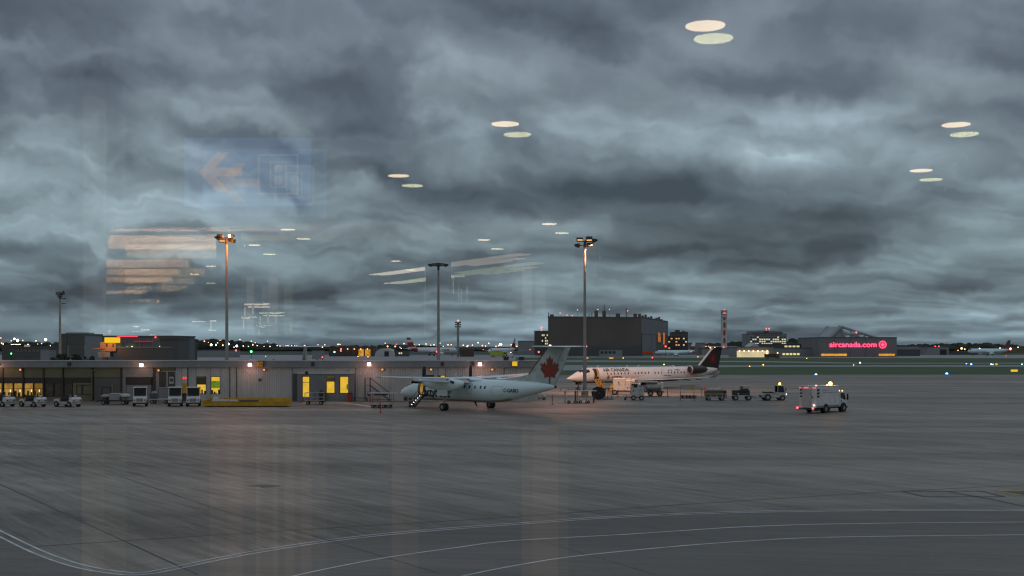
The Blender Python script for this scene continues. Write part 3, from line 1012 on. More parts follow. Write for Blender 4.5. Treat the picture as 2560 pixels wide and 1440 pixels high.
# warm coves at the far left, each washed by a lamp at its end
m_cove = M('cove_plaster', (.75, .66, .56), .9, var=.05)
for i, (x1, y0, y1, w) in enumerate(((545, 588, 622, 34), (470, 649, 669, 16), (445, 673, 687, 13), (425, 692, 706, 11), (360, 726, 735, 4))):
    D = 24.0
    a, c = mirror(252, y1, D), mirror(x1, y0, D)
    t = thing('light_cove', 'warm lit ceiling cove of the lounge, mirrored as an orange streak', 'cove light', (a.x, a.y, a.z), 0, 'lit coves mirrored in the glass')
    MB().box(0, c.x - a.x, -.2, 0, 0, c.z - a.z).build('cove_panel', m_cove, t, bevel=.01)
    MB().box(-.42, -.01, .52, .56, -.12, c.z - a.z + .12).build('added_lamp_shield', m_dark, t)  # added only to hide the lamp itself from the glass
    point('cove_lamp', (-.14, .19, (c.z - a.z) / 2), (1.0, .66, .44), w * 90, .03, t, 60, (1.2, -.02, (c.z - a.z) / 2))
# long light lines and pendants deeper in the lounge
e_line = E('light_line', (1.0, .90, .74), 4.2)
e_line2 = E('faint_light_line', (1.0, .88, .74), 1.6)
for a, c, w, m in (((1310, 632), (1120, 658), .42, e_line2), ((1300, 643), (1105, 664), .34, e_line2), ((1105, 664), (945, 685), .60, e_line), ((1270, 650), (1180, 661), .25, e_line2), ((1030, 676), (985, 680), .14, e_line)):
    A, B = [mirror(q[0], q[1], CEIL * FPX / (HZN - q[1])) for q in (a, c)]
    A.z = B.z = LZ1 - .02
    d = (B - A).normalized()
    nn = Vector((-d.y, d.x, 0)) * w / 2
    t = thing('linear_ceiling_light', 'long thin ceiling light of the lounge, mirrored as a slanting pale streak', 'ceiling light', A, 0, 'linear lights mirrored in the glass')
    MB().prism([-nn, nn, (B - A) + nn, (B - A) - nn], (0, 0, -.02)).build('diffuser', m, t)
    MB().prism([-nn * 1.2, nn * 1.2, (B - A) + nn * 1.2, (B - A) - nn * 1.2], (0, 0, .018)).build('housing', m_lgrey, t)
for px, y0, y1, w in ((1113, 690, 731, 2.0), (1119, 700, 731, 2.0), (1133, 690, 734, 2.2), (612, 768, 795, 4), (632, 760, 785, 4), (527, 803, 828, 3), (609, 800, 822, 3), (690, 790, 806, 2.5)):
    a, c = mirror(px - w / 2, y1, 36), mirror(px + w / 2, y0, 36)
    t = thing('pendant_tube', 'upright glowing tube lamp of the lounge, mirrored as a thin vertical streak', 'pendant lamp', (a.x, a.y, a.z), 0, 'hanging tube lamps mirrored in the glass')
    MB().box(0, c.x - a.x, -.03, 0, 0, c.z - a.z).build('tube', e_line2, t)
    MB().cyl(((c.x - a.x) / 2, -.015, c.z - a.z), ((c.x - a.x) / 2, -.015, LZ1 - a.z), .004, n=5).build('cord', m_dark, t)
for px0, px1, y0, y1 in ((610, 665, 759, 763), (620, 672, 766, 769), (658, 672, 758, 761), (480, 512, 803, 805), (525, 541, 801, 804), (606, 624, 795, 797), (602, 640, 792, 793.5), (333, 346, 815, 818), (352, 372, 823, 826), (330, 360, 829, 830)):
    a, c = mirror(px0, y1, 38), mirror(px1, y0, 38)
    t = thing('pendant_bar', 'level glowing bar lamp of the lounge, mirrored as a short pale streak', 'pendant lamp', (a.x, a.y, a.z), 0, 'hanging bar lamps mirrored in the glass')
    MB().box(0, c.x - a.x, -.08, 0, 0, c.z - a.z).build('bar', e_line, t)
    MB().cyl((.05, -.04, c.z - a.z), (.05, -.04, LZ1 - a.z), .004, n=5).build('cord', m_dark, t)
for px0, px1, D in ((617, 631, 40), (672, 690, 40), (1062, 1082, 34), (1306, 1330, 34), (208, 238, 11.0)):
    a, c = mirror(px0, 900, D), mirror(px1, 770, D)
    tag(MB().box(a.x, c.x, a.y - .3, a.y, LZ0, LZ1 - .005).build('lounge_column', E('soft_lamplight_glow', (.9, .85, .8), .42) if px0 > 300 else E('dim_lamplight_glow', (.9, .85, .8), .22)), kind='structure')  # columns are no lamps; the lamplight on them is put in as glow

# ---------------------------------------------------------------- aircraft
class Body:
    """round fuselage given by stations (x, centre z, half width, half height), nose towards +x"""
    def __init__(s, st):
        s.st = sorted(st)
    def at(s, x):
        st = s.st
        if x <= st[0][0]: return st[0][1:]
        if x >= st[-1][0]: return st[-1][1:]
        for a, b in zip(st, st[1:]):
            if a[0] <= x <= b[0]:
                t = (x - a[0]) / (b[0] - a[0])
                return tuple(p + (q - p) * t for p, q in zip(a[1:], b[1:]))
    def pt(s, x, ang, off=0.0):
        zc, ry, rz = s.at(x)
        a = R(ang)
        return Vector((x, (ry + off) * math.cos(a), zc + (rz + off) * math.sin(a)))
    def mesh(s, b, n=32, sub=3):
        xs = []
        for a, c in zip(s.st, s.st[1:]):
            xs += [a[0] + (c[0] - a[0]) * k / sub for k in range(sub)]
        xs.append(s.st[-1][0])
        b.loft([[s.pt(x, 360 * i / n) for i in range(n)] for x in xs])
    def patch(s, b, x0, x1, a0, a1, off=.012, nx=2, na=3, round_=False):
        if round_:
            c = s.pt((x0 + x1) / 2, (a0 + a1) / 2, off)
            pts = []
            for i in range(12):
                w = 2 * math.pi * i / 12
                fxx, fyy = math.cos(w), math.sin(w)
                q = .62
                fxx = math.copysign(abs(fxx) ** q, fxx)
                fyy = math.copysign(abs(fyy) ** q, fyy)
                pts.append(s.pt((x0 + x1) / 2 + (x1 - x0) / 2 * fxx, (a0 + a1) / 2 + (a1 - a0) / 2 * fyy, off))
            b.face(pts)
            return
        vs = [s.pt(x0 + (x1 - x0) * i / nx, a0 + (a1 - a0) * j / na, off) for i in range(nx + 1) for j in range(na + 1)]
        m = na + 1
        b.mesh(vs, [(i * m + j, (i + 1) * m + j, (i + 1) * m + j + 1, i * m + j + 1) for i in range(nx) for j in range(na)])
    def outline(s, b, x0, x1, a0, a1, w=.03, off=.016):
        wa = math.degrees(w / 1.35)
        s.patch(b, x0, x0 + w, a0, a1, off, 1, 6)
        s.patch(b, x1 - w, x1, a0, a1, off, 1, 6)
        s.patch(b, x0, x1, a0, a0 + wa, off, 3, 1)
        s.patch(b, x0, x1, a1 - wa, a1, off, 3, 1)
    def write(s, b, txt, x_start, zc, size, sx=1.0, off=.03, side=1, bold=.018):
        """lettering wrapped on the port side, reading from the nose backwards"""
        vs, fs = text_mesh(txt, size, sx, 0, size * bold)
        bm = bmesh.new()
        bv = [bm.verts.new(v) for v in vs]
        for f in fs:
            try:
                bm.faces.new([bv[i] for i in f])
            except ValueError:
                pass
        bmesh.ops.triangulate(bm, faces=bm.faces)
        bmesh.ops.subdivide_edges(bm, edges=[e for e in bm.edges if e.calc_length() > .3], cuts=1)
        bmesh.ops.triangulate(bm, faces=bm.faces)
        bm.verts.index_update()
        out = []
        for v in bm.verts:
            x, z = x_start - v.co.x * side, zc + v.co.y
            c, ry, rz = s.at(x)
            q = max(-1, min(1, (z - c) / (rz + off)))
            out.append((x, side * (ry + off) * math.sqrt(1 - q * q), z))
        b.mesh(out, [tuple(l.vert.index for l in f.loops) for f in bm.faces])
        bm.free()


def airfoil(le, te, z, t, n=7):
    """ring of points (x, z) from trailing edge over the top to the leading edge and back"""
    up, lo = [], []
    c = le - te
    for i in range(n + 1):
        q = i / n
        x = te + c * q
        th = t * (1.9 * math.sqrt(max(0, 1 - q)) * (q ** .9) + .04)
        up.append((x, z + th * .62))
        lo.append((x, z - th * .38))
    return up + lo[::-1][1:-1]


def wing_mesh(secs):
    """secs: (y, leading x, trailing x, z, thickness)"""
    b = MB()
    b.loft([[(x, y, z) for x, z in airfoil(le, te, zz, t)] for y, le, te, zz, t in secs])
    return b


def wheels(parent, x, y, r, w, gap, name='wheel', n=2):
    for s in ((-1, 1) if n == 2 else (0,)):
        yy = y + s * gap / 2
        b = MB().cyl((x, yy - w / 2, r), (x, yy + w / 2, r), r, n=20)
        t = b.build(name, m_rubber, parent, smooth=True)
        MB().cyl((x, yy - w / 2 - .012, r), (x, yy + w / 2 + .012, r), r * .5, n=14).build('hub', m_rim, t)


def make_turboprop(label):
    t = thing('turboprop_airliner', label, 'aircraft')
    F = Body([(12.05, 1.62, .04, .04), (11.9, 1.63, .22, .20), (11.5, 1.68, .46, .42), (10.9, 1.78, .70, .66), (10.1, 1.93, .92, .90), (9.4, 2.07, 1.08, 1.10), (8.6, 2.20, 1.24, 1.26), (7.6, 2.26, 1.34, 1.34), (4, 2.28, 1.345, 1.345), (-4.2, 2.28, 1.345, 1.345),
              (-6.0, 2.36, 1.29, 1.27), (-8.0, 2.52, 1.10, 1.08), (-10.2, 2.74, .80, .80), (-12.2, 2.92, .45, .48), (-13.5, 3.00, .20, .24), (-13.75, 3.01, .10, .12)])
    b = MB()
    F.mesh(b)
    b.build('fuselage', m_teal, t, smooth=True)
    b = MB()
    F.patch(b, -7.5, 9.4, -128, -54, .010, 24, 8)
    b.build('belly', m_belly, t, smooth=True, fix=False)  # this grey puts the shading of the underside into the colour
    b = MB()
    F.patch(b, 9.35, 10.15, 38, 74, .014, 4, 5)
    F.patch(b, 9.35, 10.15, 106, 142, .014, 4, 5)
    F.patch(b, 9.5, 10.2, 77, 103, .014, 4, 5)
    b.build('windscreen', M('cockpit_glass', (.10, .035, .025), .12, spec=.8), t, smooth=True, fix=False)
    b = MB()
    F.patch(b, 8.55, 9.2, 34, 58, .014, 3, 4)
    b.build('windscreen', m_glass, t, smooth=True, fix=False)
    for k, x in enumerate((4.9, 4.1, 3.3, 2.5, 1.7, .9, .1, -.7, -1.55, -2.45, -3.35, -4.05)):
        b = MB()
        F.patch(b, x - .13, x + .13, 12, 29, .018, round_=True)
        b.build('cabin_window', m_orange if k == 9 else m_glass, t, fix=False)
        b = MB()
        F.patch(b, x - .13, x + .13, 151, 168, .018, round_=True)
        b.build('cabin_window', m_glass, t, fix=False)
    b = MB()
    F.outline(b, -1.95, -1.15, -12, 38)
    F.outline(b, -6.75, -5.15, -26, 26, .03)
    b.build('door_outline', m_belly, t, fix=False)
    b = MB()
    F.write(b, 'C-GABO', -6.95, 2.28, .58, .95, .03, 1, .03)
    b.build('registration', m_letter, t, fix=False)
    b = MB()
    F.write(b, 'express', 6.9, 1.42, 1.72, .93, .04, 1, .03)
    b.build('title', m_letter, t, fix=False)
    # open crew door with lit doorway and folding stair
    b = MB()
    F.patch(b, 6.10, 7.15, -30, 52, .035, 3, 8)
    dw = b.build('doorway', M('dark_doorway', (.03, .02, .01), .7), t, fix=False)
    b = MB()
    F.patch(b, 6.32, 6.95, -24, 44, .055, 2, 7)
    b.build('lit_cabin', E('cabin_amber', (1.0, .55, .12), .42, var=.5, scale=1.6), dw, fix=False)
    b = MB()
    F.patch(b, 7.15, 7.30, -32, 54, .10, 2, 9)
    F.patch(b, 5.97, 6.10, -32, 54, .10, 2, 9)
    F.patch(b, 5.97, 7.30, 52, 58, .16, 3, 2)
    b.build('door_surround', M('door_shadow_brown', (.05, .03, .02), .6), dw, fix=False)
    st = MB()
    for s in (6.15, 7.1):
        st.prism([(s - .035, 1.30, 1.50), (s - .035, 1.38, 1.72), (s - .035, 3.05, .30), (s - .035, 2.95, .10)], (.07, 0, 0))
    sd = st.build('airstair', m_dark, t)
    for i in range(5):
        yy, zz = 1.48 + i * .32, 1.42 - i * .255
        MB().box(6.19, 7.06, yy - .02, yy + .24, zz, zz + .04).build('step', m_grey, sd)
        MB().ball((6.62, yy + .26, zz + .07), .055, 6, 4).build('step_light', E('step_led', (1, .97, .92), 3.0), sd)
    b = MB()
    for s in (6.12, 7.13):
        b.cyl((s, 1.42, 2.2), (s, 3.0, .95), .025, n=6).cyl((s, 3.0, .95), (s, 3.0, .2), .025, n=6)
    b.build('handrail', m_dark, sd)
    # wings, flaps, nacelles
    for s in (1, -1):
        secs = [(0, 1.75, -1.25, 3.70, .30), (s * 3.94, 1.75, -1.2, 3.76, .30), (s * 13.3, 1.22, -.10, 4.10, .16), (s * 13.72, 1.0, .12, 4.12, .09)]
        w = wing_mesh(secs).build('wing', m_teal, t, smooth=True)
        for y0, y1, x0, x1, zz in ((1.45, 3.25, -1.22, -1.95, 3.66), (4.70, 9.6, -1.10, -1.55, 3.78)):
            z1 = zz + (.20 if y1 > 5 else .02)
            MB().loft([[(x0 + .12, s * y0, zz + .05), (x1, s * y0, zz - .42), (x1 + .04, s * y0, zz - .50), (x0 + .12, s * y0, zz - .09)],
                       [(x0 + (.62 if y1 > 5 else .14), s * y1, z1 + .05), (x1 + (.50 if y1 > 5 else 0), s * y1, z1 - .34), (x1 + (.53 if y1 > 5 else .04), s * y1, z1 - .42), (x0 + (.62 if y1 > 5 else .14), s * y1, z1 - .09)]]).build('flap', m_belly, w)
        for y in (6.2, 8.6):
            MB().ball((-.9, s * y, 3.62), .20, 8, 6).build('flap_fairing', m_teal, w, smooth=True)
        MB().cyl((-.2, s * 13.75, 4.12), (.5, s * 13.75, 4.12), .07, n=8).build('tip_light', m_lgrey, w)
        N_ = Body([(3.35, 3.22, .28, .28), (3.1, 3.20, .40, .44), (2.2, 3.12, .52, .62), (.5, 3.04, .58, .76), (-1.0, 3.03, .58, .76), (-2.2, 3.10, .50, .60), (-3.0, 3.20, .26, .32), (-3.2, 3.24, .10, .12)])
        b = MB()
        N_.mesh(b, 24, 2)
        me = b.build('nacelle', m_teal, t, smooth=True)
        me.location.y = s * 3.94
        b = MB().cyl((-1.6, s * (3.94 + .46), 3.45), (-2.15, s * (3.94 + .62), 3.35), .15, n=10)
        b.build('exhaust', m_dark, me).location.y = -s * 3.94
        pr = MB().cyl((3.32, s * 3.94, 3.22), (4.0, s * 3.94, 3.22), .27, .05, 14).build('propeller', m_lgrey, t, smooth=True)
        for k in range(4):
            a = R(90 * k + (4 if s > 0 else 2))
            u_, w_ = Vector((0, math.cos(a), math.sin(a))), Vector((0, -math.sin(a), math.cos(a)))
            c = Vector((3.55, s * 3.94, 3.22))
            rg = []
            for rr, ch, tw in ((.25, .09, 60), (.7, .20, 40), (1.2, .21, 30), (1.7, .16, 24), (1.98, .09, 20)):
                f = w_ * math.cos(R(tw)) * ch - Vector((1, 0, 0)) * math.sin(R(tw)) * ch
                g = (Vector((1, 0, 0)) * math.cos(R(tw)) + w_ * math.sin(R(tw))) * .03
                rg.append([c + u_ * rr + f, c + u_ * rr + g, c + u_ * rr - f, c + u_ * rr - g])
            MB().loft(rg).build('blade', m_black, pr, smooth=True)
            MB().cyl(c + u_ * 1.93, c + u_ * 2.0, .05, n=6).build('blade_tip', m_tent, pr)
        lg = MB().cyl((0, s * 3.94, 2.6), (0, s * 3.94, .45), .11, n=10)
        lg.cyl((-1.0, s * 3.94, 2.5), (-.05, s * 3.94, 1.0), .06, n=8).cyl((.7, s * 3.94, 2.5), (.05, s * 3.94, 1.3), .05, n=8).box(-.1, .1, s * 3.94 - .3, s * 3.94 + .3, .40, .50)
        lg.build('main_gear_leg', m_belly, t)
        MB().box(-.95, .75, s * 3.94 - .40, s * 3.94 - .36, 1.75, 2.45).box(-.95, .75, s * 3.94 + .36, s * 3.94 + .40, 1.75, 2.45).build('gear_door', m_teal, t)
        wheels(t, 0, s * 3.94, .44, .26, .44)
    MB().cyl((9.9, 0, 1.4), (9.9, 0, .35), .08, n=8).build('nose_gear_leg', m_lgrey, t)
    wheels(t, 9.9, 0, .33, .18, .34)
    MB().prism([(10.3, -.42, 1.15), (11.0, -.42, 1.15), (11.0, -.42, .72), (10.3, -.42, .72)], (0, .04, 0)).prism([(10.3, .38, 1.15), (11.0, .38, 1.15), (11.0, .38, .72), (10.3, .38, .72)], (0, .04, 0)).build('nose_gear_door', m_dark, t)
    MB().prism([(-1.0, -.05, 1.0), (-1.3, -.05, .96), (-1.55, -.05, .42), (-1.4, -.05, .42)], (0, .1, 0)).build('blade_antenna', m_dark, t)
    MB().prism([(2.4, -.04, 4.0), (2.0, -.04, 4.0), (1.9, -.04, 4.35), (2.05, -.04, 4.35)], (0, .08, 0)).build('blade_antenna', m_tent, t)
    # wing root fairing on top
    Fa = Body([(3.0, 3.52, .4, .06), (2.2, 3.55, .9, .22), (.5, 3.58, 1.0, .34), (-1.2, 3.56, 1.0, .30), (-3.2, 3.5, .5, .1)])
    b = MB()
    Fa.mesh(b, 20, 2)
    b.build('wing_fairing', m_teal, t, smooth=True)
    # fin with dorsal fillet, leaf, boot; T tailplane
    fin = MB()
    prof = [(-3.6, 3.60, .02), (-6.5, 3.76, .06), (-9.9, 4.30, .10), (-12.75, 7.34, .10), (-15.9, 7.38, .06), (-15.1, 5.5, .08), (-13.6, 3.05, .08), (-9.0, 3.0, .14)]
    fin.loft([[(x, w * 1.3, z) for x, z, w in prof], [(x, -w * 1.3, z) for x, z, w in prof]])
    fn = fin.build('fin', M('shaded_fin_paint', (.44, .52, .49), .4, var=.28, scale=.8), t)  # same teal paint, its shading darkened into the colour
    vs, fs = leaf_mesh(2.75, 2.55)
    for s in (1, -1):
        MB().mesh([(-13.05 - v.x * s, s * .155, 5.02 + v.y) for v in vs], fs).build('maple_leaf', m_leafred, fn, fix=False)
    MB().prism([(-9.98, -.16, 4.36), (-9.80, -.16, 4.32), (-12.60, -.16, 7.30), (-12.78, -.16, 7.30)], (0, .32, 0)).build('deicing_boot', M('orange_lit_boot', (.20, .07, .04), .6), fn)  # orange light along the leading edge put into the boot colour
    MB().prism([(-14.9, -.13, 7.2), (-14.95, -.13, 7.2), (-13.3, -.13, 4.0), (-13.25, -.13, 4.0)], (0, .28, 0)).build('rudder_hinge', m_belly, fn)
    tp = wing_mesh([(-4.1, -13.9, -14.8, 7.52, .10), (-3.6, -13.5, -15.1, 7.50, .18), (0, -12.9, -15.5, 7.45, .26), (3.6, -13.5, -15.1, 7.50, .18), (4.1, -13.9, -14.8, 7.52, .10)])
    tpo = tp.build('tailplane', m_teal, t, smooth=True)
    MB().ball((-13.0, 0, 7.56), .16, 8, 5).build('beacon', E('tail_beacon', (1, .62, .5), 2.5), tpo)
    MB().box(-13.9, -13.72, -.1, .1, 2.85, 3.15).build('tail_light', m_dark, t)
    return t


def make_regional_jet(label):
    t = thing('regional_jet', label, 'aircraft')
    F = Body([(19.6, 1.92, .03, .03), (19.35, 1.94, .20, .18), (18.6, 2.02, .52, .46), (17.6, 2.15, .86, .80), (16.8, 2.30, 1.08, 1.05), (15.9, 2.42, 1.24, 1.26), (14.8, 2.48, 1.335, 1.34), (13, 2.48, 1.345, 1.345), (-7, 2.48, 1.345, 1.345),
              (-9.5, 2.56, 1.25, 1.22), (-12.0, 2.74, .98, .98), (-14.5, 2.98, .60, .64), (-16.2, 3.12, .30, .34), (-16.8, 3.16, .12, .16)])
    b = MB()
    F.mesh(b)
    b.build('fuselage', m_jetw, t, smooth=True)
    b = MB()
    F.patch(b, -6, 18.4, -125, -55, .012, 24, 7)
    b.build('belly', M('charcoal_belly', (.03, .03, .03), .4), t, smooth=True, fix=False)
    b = MB()
    F.patch(b, 15.35, 16.75, 26, 54, .016, 5, 4)
    F.patch(b, 16.3, 17.15, 52, 128, .016, 4, 8)
    F.patch(b, 15.35, 16.75, 126, 154, .016, 5, 4)
    b.build('windscreen', m_black, t, smooth=True, fix=False)
    k = 0
    for i in range(24):
        x = 11.55 - i * .80
        if i in (7, 13, 17):
            continue
        b = MB()
        F.patch(b, x - .12, x + .12, 4, 20, .018, round_=True)
        b.build('cabin_window', m_glass, t, fix=False)
    b = MB()
    F.outline(b, -.15, .65, -6, 34)
    F.outline(b, -1.95, -1.15, -6, 34)
    b.build('exit_outline', m_lgrey, t, fix=False)
    b = MB()
    F.write(b, 'AIR CANADA', 12.35, 3.12, .76, 1.30, .03, 1, .03)
    b.build('title', m_letter, t, fix=False)
    b = MB()
    F.write(b, 'EXPRESS', 10.5, 1.95, .50, 1.25, .03)
    b.build('subtitle', M('dim_red_lettering', (.16, .05, .045), .5), t, fix=False)
    b = MB()
    vs, fs = leaf_mesh(.42, .42)
    b.mesh([(11.35 - v.x, 1.345 * math.sqrt(1 - ((2.12 + v.y - 2.48) / 1.345) ** 2) + .035, 2.12 + v.y) for v in vs], fs)
    for i in range(20):
        a0, a1 = i * .31416, (i + 1) * .31416
        b.face([(11.35 - r * math.cos(a), 1.345 * math.sqrt(1 - ((2.12 + r * math.sin(a) - 2.48) / 1.345) ** 2) + .035, 2.12 + r * math.sin(a)) for r, a in ((.27, a0), (.33, a0), (.33, a1), (.27, a1))])
    b.build('roundel', m_red, t, fix=False)
    b = MB()
    F.write(b, 'C-GJAZ', -4.55, 3.12, .34, 1.15, .03)
    F.patch(b, -3.35, -2.95, 28, 35, .02)
    F.patch(b, -4.0, -3.6, 28, 35, .02)
    b.build('registration', m_letter, t, fix=False)
    b = MB()
    F.patch(b, -3.6, -1.8, -12, -8, .02)
    b.build('belly_note', m_letter, t, fix=False)
    # open passenger door and stair
    b = MB()
    F.patch(b, 13.55, 14.55, -28, 58, .03, 3, 8)
    dw = b.build('doorway', M('dark_doorway', (.03, .02, .01), .7), t, fix=False)
    b = MB()
    F.patch(b, 13.5, 13.95, -10, 52, .06, 2, 7)
    b.build('lit_cabin', E('cabin_orange', (1.0, .42, .14), .45, var=.5, scale=1.6), dw, fix=False)
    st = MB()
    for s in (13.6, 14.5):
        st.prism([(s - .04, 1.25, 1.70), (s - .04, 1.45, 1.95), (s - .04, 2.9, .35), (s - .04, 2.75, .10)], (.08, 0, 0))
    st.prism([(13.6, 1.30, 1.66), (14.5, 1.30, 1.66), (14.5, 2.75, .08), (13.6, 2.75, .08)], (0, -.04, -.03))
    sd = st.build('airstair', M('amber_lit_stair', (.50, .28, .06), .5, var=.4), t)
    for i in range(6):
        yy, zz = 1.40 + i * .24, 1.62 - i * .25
        MB().box(13.66, 14.44, yy, yy + .22, zz, zz + .05).build('step', m_yellow, sd)  # yellow here stands for the amber light on the steps
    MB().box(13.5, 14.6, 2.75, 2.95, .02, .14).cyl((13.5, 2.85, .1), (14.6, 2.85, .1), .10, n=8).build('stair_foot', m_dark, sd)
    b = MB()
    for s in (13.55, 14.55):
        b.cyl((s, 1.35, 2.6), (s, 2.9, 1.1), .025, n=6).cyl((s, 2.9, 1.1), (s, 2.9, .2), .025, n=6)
    b.build('handrail', m_yellow, sd)  # rails carry the amber stair light in their colour too
    for s in (1, -1):
        w = wing_mesh([(0, 4.6, -2.6, 1.38, .42), (s * 1.5, 4.2, -2.5, 1.42, .38), (s * 4.2, 1.6, -2.5, 1.60, .28), (s * 11.3, -3.0, -4.7, 2.10, .14)]).build('wing', m_jetw, t, smooth=True)
        MB().loft([[(x, s * 11.3, z) for x, z in airfoil(-3.0, -4.7, 2.02, .08)], [(x, s * 11.75, z) for x, z in airfoil(-3.6, -4.8, 2.35, .07)], [(x, s * 12.0, z) for x, z in airfoil(-4.4, -5.2, 3.15, .05)]]).build('winglet', m_belly, w, smooth=True)
        for y in (4.0, 6.2, 8.4):
            xx = -2.55 - (y - 4.2) * .31
            MB().loft([[(xx + 1.0 + q * 0, s * y + .1 * math.cos(a), 1.45 + (y - 4) * .06 + .1 * math.sin(a)) for q, a in ((0, i * 1.0472) for i in range(6))],
                       [(xx - .5, s * y + .12 * math.cos(a), 1.36 + (y - 4) * .06 + .14 * math.sin(a)) for a in (i * 1.0472 for i in range(6))],
                       [(xx - 1.1, s * y + .03 * math.cos(a), 1.40 + (y - 4) * .06 + .03 * math.sin(a)) for a in (i * 1.0472 for i in range(6))]]).build('flap_fairing', m_belly, w, smooth=True)
        N_ = Body([(-7.3, 3.25, .62, .62), (-7.55, 3.25, .74, .74), (-8.6, 3.25, .80, .80), (-10.3, 3.25, .74, .74), (-11.3, 3.25, .52, .52)])
        b = MB()
        N_.mesh(b, 28, 2)
        ng = b.build('engine', M('charcoal_nacelle', (.030, .026, .025), .35), t, smooth=True)
        ng.location.y = s * 2.25
        b = MB()
        for i in range(28):
            a0, a1 = i * 2 * math.pi / 28, (i + 1) * 2 * math.pi / 28
            for r0, x0, r1, x1 in ((.60, -7.27, .74, -7.50), (.60, -7.27, .56, -7.40)):
                b.face([(x, r * math.cos(a), 3.25 + r * math.sin(a)) for r, x, a in ((r0, x0, a0), (r1, x1, a0), (r1, x1, a1), (r0, x0, a1))])
        b.build('intake_lip', M('bright_intake_lip', (.65, .62, .58), .3, .6), ng, smooth=True, fix=False)
        MB().cyl((-7.285, 0, 3.25), (-7.28, 0, 3.25), .56, n=24).build('fan_face', m_black, ng)
        MB().cyl((-11.2, 0, 3.25), (-12.1, 0, 3.25), .34, .06, 14).build('exhaust_cone', m_grey, ng, smooth=True)
        MB().box(-10.6, -8.0, min(s * .9, s * 1.7), max(s * .9, s * 1.7), 3.05, 3.30).build('pylon', m_jetw, t)
        lg = MB().cyl((0, s * 2.05, 1.3), (0, s * 2.05, .42), .12, n=8).box(-.1, .1, s * 2.05 - .3, s * 2.05 + .3, .38, .48)
        lg.build('main_gear_leg', m_lgrey, t)
        wheels(t, 0, s * 2.05, .46, .28, .46)
    MB().cyl((17.0, 0, 1.4), (17.05, 0, .3), .07, n=8).box(16.6, 17.4, -.35, -.31, .9, 1.4).box(16.6, 17.4, .31, .35, .9, 1.4).build('nose_gear_leg', m_dark, t)
    wheels(t, 17.05, 0, .26, .14, .26)
    b = MB()
    for x in (13.0, 6.2, 3.5):
        b.prism([(x, -.03, 3.8), (x - .35, -.03, 3.8), (x - .55, -.03, 4.2), (x - .40, -.03, 4.2)], (0, .06, 0))
    b.build('blade_antennas', m_tent, t)
    m_finb = M('dark_fin_paint', (.018, .013, .012), .35)
    fin = MB()
    prof = [(-10.6, 3.62, .05), (-11.6, 3.72, .10), (-15.5, 7.25, .10), (-18.0, 7.30, .06), (-16.9, 3.2, .08), (-12.0, 3.1, .12)]
    fin.loft([[(x, w * 1.3, z) for x, z, w in prof], [(x, -w * 1.3, z) for x, z, w in prof]])
    fn = fin.build('fin', m_finb, t)
    MB().prism([(-11.55, -.15, 3.74), (-11.85, -.15, 3.74), (-15.72, -.15, 7.24), (-15.42, -.15, 7.24)], (0, .30, 0)).build('leading_edge', m_jetw, fn)
    m_rnd = M('dim_red_roundel', (.20, .022, .012), .45)
    vs, fs = leaf_mesh(1.15, 1.15)
    for s in (1, -1):
        b = MB().mesh([(-15.35 - v.x * s, s * .165, 5.2 + v.y) for v in vs], fs)
        for i in range(24):
            a0, a1 = i * .2618, (i + 1) * .2618
            if i == 18:
                continue
            b.face([(-15.35 - r * math.cos(a), s * .165, 5.2 + r * math.sin(a)) for r, a in ((.72, a0), (.90, a0), (.90, a1), (.72, a1))])
        b.build('roundel', m_rnd, fn, fix=False)
    wing_mesh([(-4.27, -16.9, -18.0, 7.5, .06), (0, -15.2, -18.1, 7.42, .14), (4.27, -16.9, -18.0, 7.5, .06)]).build('tailplane', m_jetw, t, smooth=True)
    MB().cyl((-16.7, 0, 3.14), (-17.4, 0, 3.16), .16, .08, 10).build('tail_pipe', m_dark, t)
    return t


dash = make_turboprop('pale teal turboprop parked nearest with a red maple leaf on its fin')
dash.location = (-5.25, 141.7, .04)
dash.rotation_euler = (0, 0, R(137))
crj = make_regional_jet('white regional jet with a black tail parked behind the lamp mast')
crj.location = (25.2, 214.5, .04)
crj.rotation_euler = (0, 0, R(216))
q = P(763, 857, 200)
tail2 = place_copy(dash, 'turboprop tail with a leaf sticking up behind the concourse roof', (q.x + 13.9 * math.cos(R(106)), 200 + 13.9 * math.sin(R(106)), .04), R(106))

